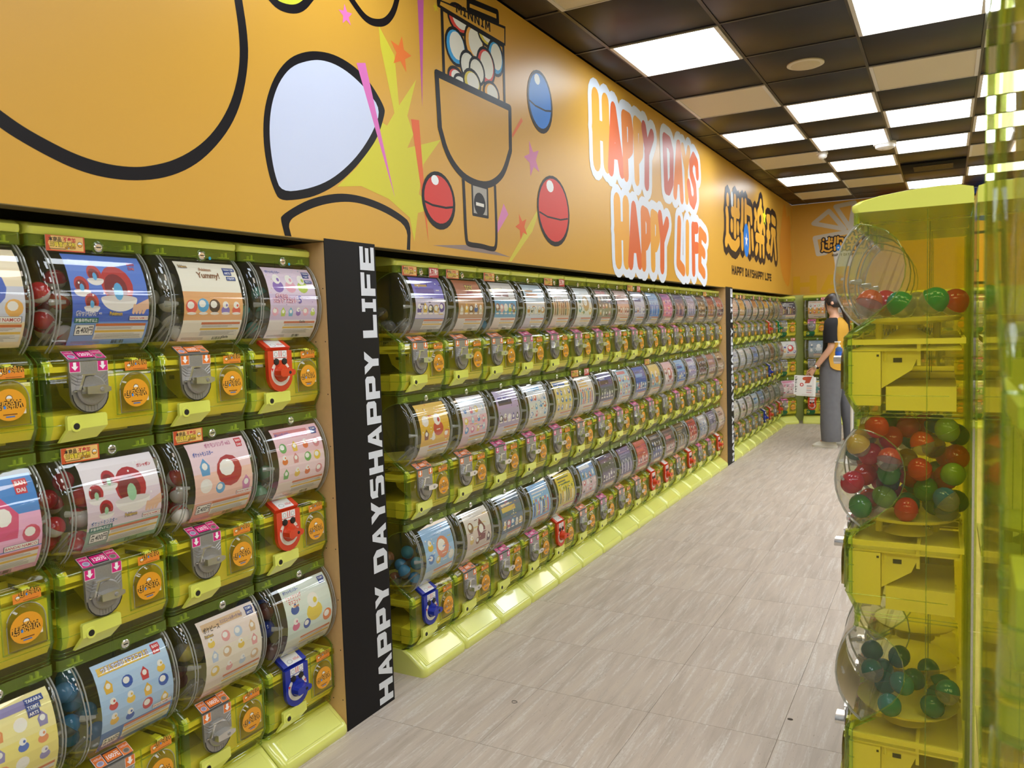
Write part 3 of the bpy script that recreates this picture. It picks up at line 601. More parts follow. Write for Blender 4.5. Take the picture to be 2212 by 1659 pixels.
def lid_mesh():
    mb = MB()
    top = [(0, H), (.004, H+.006), (.004, H+.016), (-.008, H+.024), (-.05, H+.033), (-.10, H+.039), (-.16, H+.042), (-.195, H+.040), (-.219, H+.034), (-.2345, H+.02), (-.2345, H)]
    sweep(mb, top[:9], HW+.001, .014, lime_m, 4)
    for sg in (-1, 1): mb.add([(x-.014, sg*(HW+.001), z) for x, z in top[:9]]+[(-.2345, sg*(HW+.001), H+.02), (-.2345, sg*(HW+.001), H)], [list(range(11))], lime_m)
    mb.add([(-.2345, -HW, H), (-.2345, HW, H), (-.2345, HW, H+.032), (-.2345, -HW, H+.032)], [(0, 1, 2, 3)], lime_m)
    mb.add([(0, -HW, H), (0, HW, H), (-.2345, HW, H), (-.2345, -HW, H)], [(0, 1, 2, 3)], lime_m)
    return mb.mesh('lid', 50)
LID = lid_mesh()
def chassis_mesh():
    mb = MB()
    xz = lambda y0: (lambda u, w, d: (u, d, w))
    mb.prism([(.012, .05), (.012, .150), (-.055, .150), (-.055, .028), (-.003, .028)], xz(0), -.020, .128, chass_m)
    mb.prism([(-.056, .150), (-.135, .150), (-.118, .108), (-.056, .066)], xz(0), -.020, .110, chass_m)
    mb.prism([(.006, .035), (.006, .072), (-.045, .078), (-.045, .02), (-.002, .02)], xz(0), -.130, -.030, chass_m)
    for y in (-.127, .127): mb.box(-.222, .013, y-.0035, y+.0035, .166, .178, chass_m)     # top deck: rails round a sunken plate
    mb.box(-.222, -.214, -.1235, .1235, .166, .178, chass_m).box(.006, .013, -.1235, .1235, .166, .178, chass_m).box(-.214, .006, -.1235, .1235, .151, .155, chass_m)
    for sg in (1, -1):
        yb = .128 if sg > 0 else -.0205
        mb.box(-.098, -.080, yb-.018 if sg > 0 else yb-.001, yb-.0165 if sg > 0 else yb, .125, .135, dark_m)
        mb.box(-.052, -.047, yb-.001, yb+.0012, .139, .144, dark_m)
    mb.tube([(-.064, .1095, .150), (-.064, .1095, .128)], .004, chass_m, 8).box(-.135, -.128, .1095, .1115, .118, .150, chass_m)
    mb.prism([(.012, .176), (.0, .176), (.0, .190)], xz(0), -.128, -.108, chass_m)
    mb.prism([(-.215, .176), (-.222, .176), (-.214, .194)], xz(0), -.12, -.10, chass_m)
    mb.box(-.205, -.065, -.11, .11, .016, .070, chass_m)                  # coin drawer at the back
    mb.box(-.135, -.128, -.125, .125, .150, .170, chass_m)
    return mb.mesh('chassis')
CHASSIS = chassis_mesh()
def hopper_mesh():
    mb = MB(); T = TX(-.105, 0, 0)
    mb.lathe([(.055, .176), (.02, .198), (.02, .206), (.105, .216), (.112, .224), (.105, .222), (.03, .214), (.0, .216)], T, chass_m, 20)
    for x, y in ((-.045, .02), (-.165, -.02)): mb.lathe([(.008, .176), (.008, .214)], TX(x, y, 0), chass_m, 8)
    return mb.mesh('hopper_disc')
HOPPER = hopper_mesh()
def spring_mesh():
    mb = MB(); mb.tube([(-.045-.125*k/140, -.085+.0075*cos(k*pi/4), .190+.0075*sin(k*pi/4)) for k in range(141)], .0009, steel_m, 4); return mb.mesh('spring')
SPRING = spring_mesh()
MY = -.038                                           # centre line of the coin mechanism
def uoutline(w, zt, zb, n=10):
    return [(MY-w, zt)] + [(MY-w*cos(pi*k/n), zb+w-w*sin(pi*k/n)) for k in range(n+1)] + [(MY+w, zt)]
VZ = lambda u, w, d: (d, u, w)
def slope(u, w, d):                                  # a point on the sloping shoulder, w metres up from its foot
    return (.020-w*.83+d*.55, u, .187+w*.55+d*.83)
def plate_mesh():
    mb = MB(); mb.prism(uoutline(.044, .187, .072), VZ, .018, .0265, steel_m)
    mb.prism([(MY-.044, 0), (MY+.044, 0), (MY+.044, .034), (MY-.044, .034)], slope, .001, .007, steel_m)
    for sg in (-1, 1):
        for k in range(3): mb.tube([(.0268, MY+sg*.042, .160-k*.008), (.0268, MY+sg*.027, .149-k*.008)], .0011, steel_m, 4)
    for k in range(5): mb.box(.0262, .0275, MY-.015+k*.0072, MY-.012+k*.0072, .078, .092, steel_m)
    mb.tube([(.027, q[0], q[1]) for q in uoutline(.0425, .158, .0735)[1:-1]], .0012, dark_m, 4)
    return mb.mesh('coin_plate')
def dial_mesh(mat):
    mb = MB()
    mb.lathe([(.034, .0), (.034, .006), (.030, .010), (.0, .010)], TX(.0265, MY, .124) @ RX, mat, 24)
    mb.prism([(MY-.030, .124), (MY-.020, .158), (MY+.014, .158), (MY+.022, .148), (MY+.030, .124)], VZ, .0265, .0335, mat)
    return mb.mesh('dial')
def handle_mesh(mat, ez):
    mb = MB()
    if ez: mb.prism([(MY-.030, .131), (MY-.024, .136), (MY+.020, .134), (MY+.027, .129), (MY+.027, .121), (MY+.020, .116), (MY-.024, .114), (MY-.030, .119)], VZ, .036, .061, mat)
    else: mb.prism([(MY-.028, .133), (MY+.010, .135), (MY+.028, .129), (MY+.028, .121), (MY+.010, .115), (MY-.028, .117)], VZ, .036, .060, mat)
    mb.lathe([(.005, 0), (.004, .0015)], TX(.0602 if not ez else .061, MY+.006, .125) @ RX, dark_m if ez else steel_m, 10)
    return mb.mesh('handle')
SLOT = simple(lambda b: (b.prism([(MY-.036, .126), (MY-.031, .126), (MY-.019, .157), (MY-.025, .157)], VZ, .0265, .042, chrome_m), b.prism([(MY-.030, .127), (MY-.026, .127), (MY-.015, .156), (MY-.018, .156)], VZ, .0268, .0375, dark_m),
                         b.box(.0268, .032, MY-.040, MY-.016, .1215, .1245, chrome_m), b.box(.0268, .040, MY-.026, MY+.006, .1565, .160, chrome_m)), 'coin_slot')
PLATE, DIAL, HANDLE = plate_mesh(), dial_mesh(steel_m), handle_mesh(chrome_m, False)
def ez_meshes(mat):
    mb = MB(); mb.prism(uoutline(.046, .187, .070), VZ, .018, .030, mat)
    mb.prism([(MY-.046, 0), (MY+.046, 0), (MY+.046, .040), (MY-.046, .040)], slope, .001, .011, mat)
    k = MB(); k.lathe([(.0235, .0), (.0235, .008), (.0, .008)], TX(.030, MY, .124) @ RX, mat, 22)
    return mb.mesh('coin_plate'), k.mesh('dial'), handle_mesh(mat, True)
EZ = {'R': ez_meshes(red_m), 'B': ez_meshes(blue_m), 'N': ez_meshes(green_m)}
def ez_print():
    pr = Print()
    a0, a1 = pi*.78, pi*2.22
    pts = [(MY+.0315*cos(a0+(a1-a0)*k/24), .124+.0315*sin(a0+(a1-a0)*k/24)) for k in range(25)]
    pr.stroke(pts, .011, 'dedad0')
    for sg in (-1, 1): pr.poly([(MY+sg*.032, .128), (MY+sg*.027, .137), (MY+sg*.036, .139)], 'cc2a20')
    pr.rect(MY-.026, .168, MY+.026, .187, 'e2e2e2'); pr.ell(MY, .166, .027, .006, 'e2e2e2', 12, pi, 2*pi)
    for sg in (-1, 1):
        pr.ell(MY+sg*.016, .177, .0065, .0065, '8c8c8c', 12); pr.ell(MY+sg*.016, .177, .0052, .0052, 'e2e2e2', 12)
        pr.rect(MY+sg*.004-.0012, .170, MY+sg*.004+.0012, .186, 'd23a30')
    mb = MB(); pr.emit(mb, lambda s, t, z: (.0302+z*.00008, s, t), print_m)
    sl = Print(); sl.rect(MY-.029, .001, MY+.029, .036, 'dcdcdc'); sl.ell(MY-.012, .012, .010, .007, '9a9a9a', 12); sl.ell(MY-.012, .012, .008, .0055, 'dcdcdc', 12)
    sl.text('10元x5', MY+.002, .010, .008, 'd23a30', .024)
    sl.emit(mb, lambda s, t, z: slope(s, t, .0112+z*.00008), print_m)
    return mb.mesh('instruction_print', 0)
EZP = ez_print()
EYES = simple(lambda b: [b.lathe([(.010, 0), (.009, .003), (.004, .0035)], TX(.030, MY+sg*.0155, .156) @ Matrix.Rotation(0, 4, 'X') @ RX, dark_m, 12) for sg in (-1, 1)], 'coin_slot')
def price_mesh(col, price, coin):
    pr = Print(); sl = Print()
    for sg in (-1, 1):
        x0 = MY+sg*.0325-.0125
        pr.rect(x0, .164, x0+.025, .187, 'e9dfe0'); pr.rect(x0+.001, .1652, x0+.024, .187, col)
        pr.poly([(x0+.009, .186), (x0+.016, .186), (x0+.016, .177), (x0+.0205, .177), (x0+.0125, .168), (x0+.0045, .177), (x0+.009, .177)], 'f0eef0')
        sl.rect(x0, 0, x0+.025, .032, 'e9dfe0'); sl.rect(x0+.001, 0, x0+.024, .031, col)
        sl.ell(x0+.0125, .010, .0085, .007, 'b9b3c8' if sg < 0 else '9a8f84', 14); sl.ell(x0+.0125, .010, .006, .005, '8f8aa6' if sg < 0 else '6f655c', 12)
        sl.text(coin, x0+.0125, .021, .005, 'f6e2ea', .02, al='c')
    sl.rect(MY-.0195, .002, MY+.0195, .030, '2b2026'); sl.rect(MY-.018, .004, MY+.018, .027, col); sl.text(price, MY, .010, .011, 'f8f0f4', .032, .02, 'c')
    mb = MB(); pr.emit(mb, lambda s, t, z: (.0267+z*.0001, s, t), print_m); sl.emit(mb, lambda s, t, z: slope(s, t, .0073+z*.0001), print_m)
    return mb.mesh('price_sticker', 0)
PRICE = {'m': price_mesh('cf1f78', '120元', '10元x2'), 'o': price_mesh('e0762c', '100元', '10元x5'), 'g': price_mesh('55585a', '80元', '10元x5')}
def hatch_mesh():
    mb = MB(); n = 12; c, r = .077, .038
    arch = lambda w, zt: [(c-w, .064)] + [(c-w*cos(pi*k/n), zt-w+w*sin(pi*k/n)) for k in range(n+1)] + [(c+w, .064)]
    a, b = arch(.040, .157), arch(.034, .150); N = len(a)
    mb.add([(.0205, u, w) for u, w in a]+[(.030, u, w) for u, w in b], [(i, (i+1) % N, N+(i+1) % N, N+i) for i in range(N)] + [list(range(N, 2*N))], smoke_m)
    mb.tube([(.0215, u, w) for u, w in a], .0012, rim_m, 5, True)
    return mb.mesh('hatch_cover')
HATCH = hatch_mesh()
HATCHFRAME = simple(lambda b: (b.box(.0195, .0225, .026, .124, .060, .0625, edge_m), b.box(.0195, .0225, .026, .0285, .060, .184, edge_m), b.box(.0195, .0225, .1225, .125, .060, .184, edge_m), b.box(.0195, .023, .030, .120, .157, .1595, edge_m),
                               b.box(.0195, .0235, .118, .130, .160, .176, shell_m)), 'hatch_frame')
def sticker_logo(pr, x, y, w):
    k = w/1.95; T = lambda p: (x+(p[0]-8.0)*k, y+(p[1]-1.86)*k*1.5)
    for p in MURAL['logo']: pr.stroke([T(a) for a in mm(p)], .25*k*1.15, '2a1c14', 0, 5, False)
    pr.z += 1
    for p in MURAL['logo']: pr.stroke([T(a) for a in mm(p)], .085*k*1.2, 'e0a236', 0, 4, False)
    (a, b) = T(mm(MURAL['logo_blue'])[0]); pr.ell(a, b, .11*k, .15*k, '2f7fd8', 8)
def icon(pr, x, y, h):                               # a plain capsule beside the name
    pr.ell(x, y, h*.36, h*.36, '4a2c18', 12); pr.ell(x, y, h*.29, h*.29, 'e6a83c', 12); pr.ell(x, y, h*.29, h*.29, 'e4e2dc', 8, 0, pi)
def round_sticker():
    pr = Print(); cx, cz = .072, .108
    pr.rect(.045, .088, .104, .117, 'd8cfc0'); pr.ell(cx, cz, .0335, .0325, 'e09a22', 28); icon(pr, cx, cz+.013, .020)
    sticker_logo(pr, cx, cz-.009, .046); pr.rect(cx-.014, cz-.0205, cx+.014, cz-.0185, '6a3a1c'); pr.rect(cx-.009, cz-.0255, cx+.009, cz-.0228, '3f6fb0')
    mb = MB(); pr.emit(mb, lambda s, t, z: (.0303+z*.00006, s, t), print_m); return mb.mesh('round_sticker', 0)
def name_sticker():
    pr = Print(); pr.rect(.052, .1605, .110, .181, 'e0852c'); icon(pr, .062, .171, .014); sticker_logo(pr, .088, .1715, .036)
    pr.rect(.072, .1628, .104, .1638, '6a3a1c')
    mb = MB(); pr.emit(mb, lambda s, t, z: (.0232+z*.00006, s, t), print_m); return mb.mesh('name_sticker', 0)
ROUND, NAME = round_sticker(), name_sticker()
LATCH = simple(lambda b: b.box(.010, .0225, .072, .088, .183, .1875, lime_m).box(-.006, .016, .072, .088, .1875, .190, lime_m), 'latch_tab')
def tab_mesh(mat):
    mb = MB(); A = [(-.094, .071), (-.008, .071), (-.004, .067), (-.004, .042), (-.097, .040), (-.097, .067)]
    mb.prism(A, VZ, .020, .029, mat)
    V = [(.029, -.097, .040), (.029, -.004, .042), (.010, -.020, .016), (.010, -.106, .013), (.018, -.097, .040), (.018, -.004, .042), (.001, -.020, .016), (.001, -.106, .013)]
    mb.add(V, [(0, 3, 2, 1), (4, 5, 6, 7), (0, 1, 5, 4), (1, 2, 6, 5), (2, 3, 7, 6), (3, 0, 4, 7)], mat); return mb.mesh('coin_tab', 20)
TAB, TABG = tab_mesh(lime_m), tab_mesh(pbr('deep_green_plastic', '0e5a34', .3))
TABLOCK = simple(lambda b: b.lathe([(.013, 0), (.012, .002), (.0075, .0022), (.007, .001)], TX(.0288, -.078, .047) @ RX, lime_m, 16).lathe([(.007, 0), (.007, .0028), (.004, .003)], TX(.0288, -.078, .047) @ RX, dark_m, 12), 'tab_lock')
def card(w, h, draw, x0, z0, xf, name):
    pr = Print(); draw(pr, w, h); mb = MB(); mb.box(xf-.0012, xf, x0, x0+w, z0, z0+h, white_m)
    pr.emit(mb, lambda s, t, z: (xf+.0002+z*.00006, x0+s, z0+t), print_m); return mb.mesh(name, 0)
def d_banner(pr, w, h):
    pr.rect(0, 0, w, h, 'c8522c'); pr.poly([(w*.06, h*.5), (w*.14, h*.96), (w*.96, h*.96), (w*.96, h*.08), (w*.12, h*.08)], 'e6bd72')
    pr.text('本商品', w*.08, h*.64, h*.22, '1c1614', w*.32, .03); pr.text('不参加', w*.44, h*.64, h*.22, 'c02038', w*.32, .03)
    pr.text('三轉重複活動', w*.10, h*.30, h*.25, '33241a', w*.66, .07); pr.text('三轉重複活動', w*.10, h*.30, h*.25, 'e8d23c', w*.66, .01)
    pr.rect(w*.08, h*.12, w*.5, h*.17, '5a3a28'); icon(pr, w*.87, h*.5, h*.5); sticker_logo(pr, w*.62, h*.16, w*.22)
def d_sale(pr, w, h): pr.rect(0, 0, w, h, 'b82c34'); pr.text('新発売!!', w*.07, h*.42, h*.40, 'f2ece8', w*.86, .03); pr.poly([(w*.05, h*.2), (w*.9, h*.30), (w*.9, h*.34), (w*.05, h*.27)], 'f2ece8')
BANNER = card(.088, .034, d_banner, -.104, .4275, .0085, 'notice_card'); SALE = card(.062, .036, d_sale, .062, .4265, .0085, 'new_item_card')
DOT = simple(lambda b: b.lathe([(.0042, 0), (.0042, .0006)], TX(.0005, .047, .437) @ RX, pbr('cyan_sticker', '35a8d8', .4), 12), 'dot_sticker')

# ------------------------------------------------------------------ posters: curved sheets just inside the dome
PY0, PW, PZ0, PH = -.074, .187, .223, .200
PCUTS = sorted({(z-PZ0)/PH for x, z in DOMEX if PZ0 < z < PZ0+PH} | {0, 1})
def pmap(s, t, z): zz = PZ0+PH*t; return (dome_x(zz)-.0040+z*.00002, PY0+PW*s, zz)
def poster(bg, mid, low, acc, style, texts=(), seed=0, fine=True):
    rnd = random.Random(seed); pr = Print(); A = [a for a in acc.split()]
    pr.rect(0, 0, 1, 1, bg)
    if mid: pr.rect(0, .26, 1, .62, mid)
    def item(x, y, r, c, c2='f1eee9'):
        k = rnd.random()
        if k < .4: pr.ell(x, y, r, r*.93, c, 12); pr.ell(x-r*.15, y+r*.2, r*.6, r*.5, c2, 10)
        elif k < .7: pr.ell(x, y-r*.3, r*.8, r*.62, c, 12); pr.ell(x, y+r*.45, r*.55, r*.5, c2, 10); pr.ell(x+r*.2, y+r*.4, r*.2, r*.2, c, 8)
        else: pr.poly([(x-r*.6, y-r), (x+r*.6, y-r), (x+r*.75, y+.1*r), (x, y+r), (x-r*.75, y+.1*r)], c); pr.ell(x, y+r*.05, r*.42, r*.42, c2, 10)
    if style == 'T':
        for i in range(3): item(.22+.26*i, .77, .14, A[i % len(A)])
        for i in range(6): item(.10+.16*i, .37, .065, A[(i+1) % len(A)])
        for i in range(24): pr.ell(rnd.random(), rnd.uniform(.3, .98), .008, .008, A[i % len(A)], 6)
    if style == 'L':
        n = 5
        for i in range(n): item(.12+.76*i/(n-1), .44+rnd.uniform(-.03, .03), .095, A[i % len(A)])
        if not texts: pr.rect(.08, .70, .70, .80, A[0]); pr.rect(.10, .83, .5, .87, A[-1])
        for i in range(n): pr.ell(.12+.76*i/(n-1), .345, .075, .018, 'efe6dc', 12)
    elif style == 'G':
        for j in range(3):
            for i in range(4): item(.15+.235*i+rnd.uniform(-.02, .02), .36+.19*j+rnd.uniform(-.02, .02), .075, A[(i+j*2) % len(A)])
        pr.rect(.05, .88, .75, .96, A[-1])
    elif style == 'B':
        item(.60, .60, .22, A[0]); item(.20, .70, .11, A[1 % len(A)]); item(.18, .46, .10, A[2 % len(A)]); item(.88, .40, .10, A[-1]); item(.42, .40, .08, A[1 % len(A)])
    elif style == 'S':
        for i in range(7): pr.rect(.08+.125*i, .30, .145+.125*i, .62+rnd.uniform(-.06, .06), A[i % len(A)]); pr.ell(.112+.125*i, .66, .035, .04, A[(i+1) % len(A)], 10)
        for i in range(3): pr.rect(.1, .74+.07*i, rnd.uniform(.5, .9), .77+.07*i, A[-1])
    elif style == 'C':                               # plain two-part capsules
        for x, y, r in ((.60, .60, .24), (.33, .76, .105), (.14, .63, .105), (.24, .45, .10)):
            pr.ell(x, y+r*.28, r*.86, r*.92, A[0], 18, rot=.4); pr.ell(x-r*.1, y+r*.16, r*.62, r*.66, '7c1c1c', 16, rot=.4)
            pr.ell(x, y-r*.35, r, r*.62, 'ebe6e2', 18, pi, 2*pi); pr.ell(x, y-r*.35, r, r*.16, 'd6cfcc', 18); pr.ell(x, y-r*.02, r*.26, r*.42, A[1], 12)
        pr.poly([(.78, .36), (1, .40), (1, .52), (.90, .48), (.80, .44)], 'e2b79c')
        for i in range(4): pr.stroke([(.80+.05*i, .44-.01*i), (.78+.045*i, .355)], .035, 'e2b79c', 0)
        for i in range(6): pr.ell(rnd.uniform(.05, .95), rnd.uniform(.5, .95), .012, .012, 'f4f0f0', 8)
    if low: pr.rect(0, 0, 1, .25, low)
    if style in 'LGBS' and not (fine and texts):                              # small captions and scattered marks
        for i in range(26 if fine else 16):
            x, y = rnd.uniform(.04, .94), rnd.uniform(.29, .97); c = A[rnd.randrange(len(A))] if rnd.random() < .7 else 'f0ece6'
            if rnd.random() < .5: pr.ell(x, y, rnd.uniform(.008, .022), rnd.uniform(.008, .022), c, 7)
            else: pr.rect(x, y, min(.98, x+rnd.uniform(.03, .16)), y+rnd.uniform(.008, .022), c)
    # small print block, warning bars, bar code
    pr.rect(.30, .06, .97, .235, 'e6e1d8'); pr.rect(.30, .205, .97, .235, 'cf6a2c'); pr.rect(.30, .135, .97, .160, 'e2b62c')
    if fine:
        for i in range(3): pr.rect(.32, .172+.010*i, rnd.uniform(.75, .95), .176+.010*i, '8a7d78')
        for i in range(5): pr.rect(.32, .070+.012*i, rnd.uniform(.8, .95), .074+.012*i, '7f7a76')
        for i in range(14): x = .56+.012*i; pr.rect(x, .012, x+rnd.choice((.004, .008)), .05, '2a2624')
        for i in range(2): pr.rect(.04, .02+.016*i, .40, .026+.016*i, '8a8580')
    else: pr.rect(.58, .015, .74, .05, '6a6664'); pr.rect(.32, .08, .9, .12, 'a39d97')
    for q in texts:
        t, x, y, hh, c = q[:5]; kind = q[5] if len(q) > 5 else ''
        if 'b' in kind:
            T, w = glyphs(t, .02); tw = min(w*hh*1.5, q[6]) if len(q) > 6 else w*hh*1.5
            pr.rect(x-.015, y-hh*.45, x+tw+.015, y+hh*1.45, '1d2a4a' if 'n' not in kind else q[7]); 
            if 'n' not in kind: pr.rect(x-.008, y-hh*.36, x+tw+.008, y+hh*1.36, 'f2efe9')
            pr.text(t, x, y, hh, c, tw, .02, wx=1.07)
        else:
            if 'o' in kind: pr.text(t, x, y, hh, q[7] if len(q) > 7 else 'ffffff', q[6] if len(q) > 6 else None, .10, wx=1.07)
            pr.text(t, x, y, hh, c, q[6] if len(q) > 6 else None, .025, wx=1.07)
    mb = MB(); pr.emit(mb, pmap, print_m, PCUTS); return mb.mesh('poster', 0)

# ------------------------------------------------------------------ assembling machines
UZ = [.090+H*k for k in range(3)]
MACH = {}
def machine(x, y, row, rz, label, group, post, mech='m', top=False, banner=False, sale=False, dot=False, tabg=False, full=True):
    t = empty('capsule_machine', (x, y, UZ[row]), rz); tag(t, label, 'capsule machine', group)
    link('body_shell', SHELL, t)
    d = link('dome', DOMEM, t); link('vent_plug', PLUG, d)
    if full: link('guide_rods', GUIDE, d)
    link('chassis', CHASSIS, t); hp_ = link('hopper_disc', HOPPER, t)
    if full: link('spring', SPRING, hp_)
    if post: link('poster', post, t)
    k = link('band_lock', LOCK, t); link('lock_ring', LOCKRING, k)
    if mech in EZ:
        a, b, c = EZ[mech]; p = link('coin_plate', a, t); p['label'] = {'R': 'red', 'B': 'blue', 'N': 'green'}[mech]+' plastic coin plate'
        link('dial', b, p); link('handle', c, p); link('coin_slot', EYES, p); link('instruction_print', EZP, p)
    else:
        p = link('coin_plate', PLATE, t); link('dial', DIAL, p); link('handle', HANDLE, p); link('coin_slot', SLOT, p); link('price_sticker', PRICE[mech], p)
    hc = link('hatch_cover', HATCH, t); link('hatch_frame', HATCHFRAME, hc); link('round_sticker', ROUND, hc)
    link('name_sticker', NAME, t); link('latch_tab', LATCH, t)
    tb_ = link('coin_tab', TABG if tabg else TAB, t); link('tab_lock', TABLOCK, tb_)
    if top: link('lid', LID, t)
    if banner: link('notice_card', BANNER, t)
    if sale: link('new_item_card', SALE, t)
    if dot: link('dot_sticker', DOT, t)
    return t
def tray_mesh():
    mb = MB(); prof = [(.060, 0), (.0635, .010), (.062, .026), (.053, .036), (.0, .0770), (-.014, .0845), (-.020, .089)]
    sweep(mb, prof, .1405, .020, tray_m, 5)
    for sg in (-1, 1): mb.add([(x-.020, sg*.1405, z) for x, z in prof]+[(-.235, sg*.1405, .089), (-.235, sg*.1405, 0)], [list(range(len(prof)+2))], tray_m)
    mb.add([(-.040, -.1405, .089), (-.040, .1405, .089), (-.235, .1405, .089), (-.235, -.1405, .089)], [(0, 1, 2, 3)], tray_m)
    mb.add([(-.235, -.1405, 0), (-.235, .1405, 0), (-.235, .1405, .089), (-.235, -.1405, .089)], [(0, 1, 2, 3)], tray_m)
    P = lambda u, w: (.0535-u*.79, w, .0360+u*.605)   # raised centre panel on the slope
    a = .119
    V = [P(0, -a), P(0, a), P(.0665, a), P(.0665, -a)]; n = Vector((.605, 0, .79))*.0018
    V2 = [tuple(Vector(p)+n) for p in (P(.0015, -a+.004), P(.0015, a-.004), P(.0655, a-.004), P(.0655, -a+.004))]
    pm_ = MB(); pm_.add(V+V2, [(0, 1, 5, 4), (1, 2, 6, 5), (2, 3, 7, 6), (3, 0, 4, 7), (4, 5, 6, 7)], tray_m)
    for y in (-.108, -.100): pm_.tube([tuple(Vector(P(u_, y))+n) for u_ in (.004, .064)], .0012, tray_m, 5)
    return mb.mesh('foot_tray', 40), pm_.mesh('tray_panel', 0)
TRAY, TRAYP = tray_mesh()
def tray(x, y, rz, label, group):
    o = link('foot_tray', TRAY, None); link('tray_panel', TRAYP, o); o.location = (x, y, 0); o.rotation_euler = (0, 0, rz); tag(o, label, 'tray', group); return o

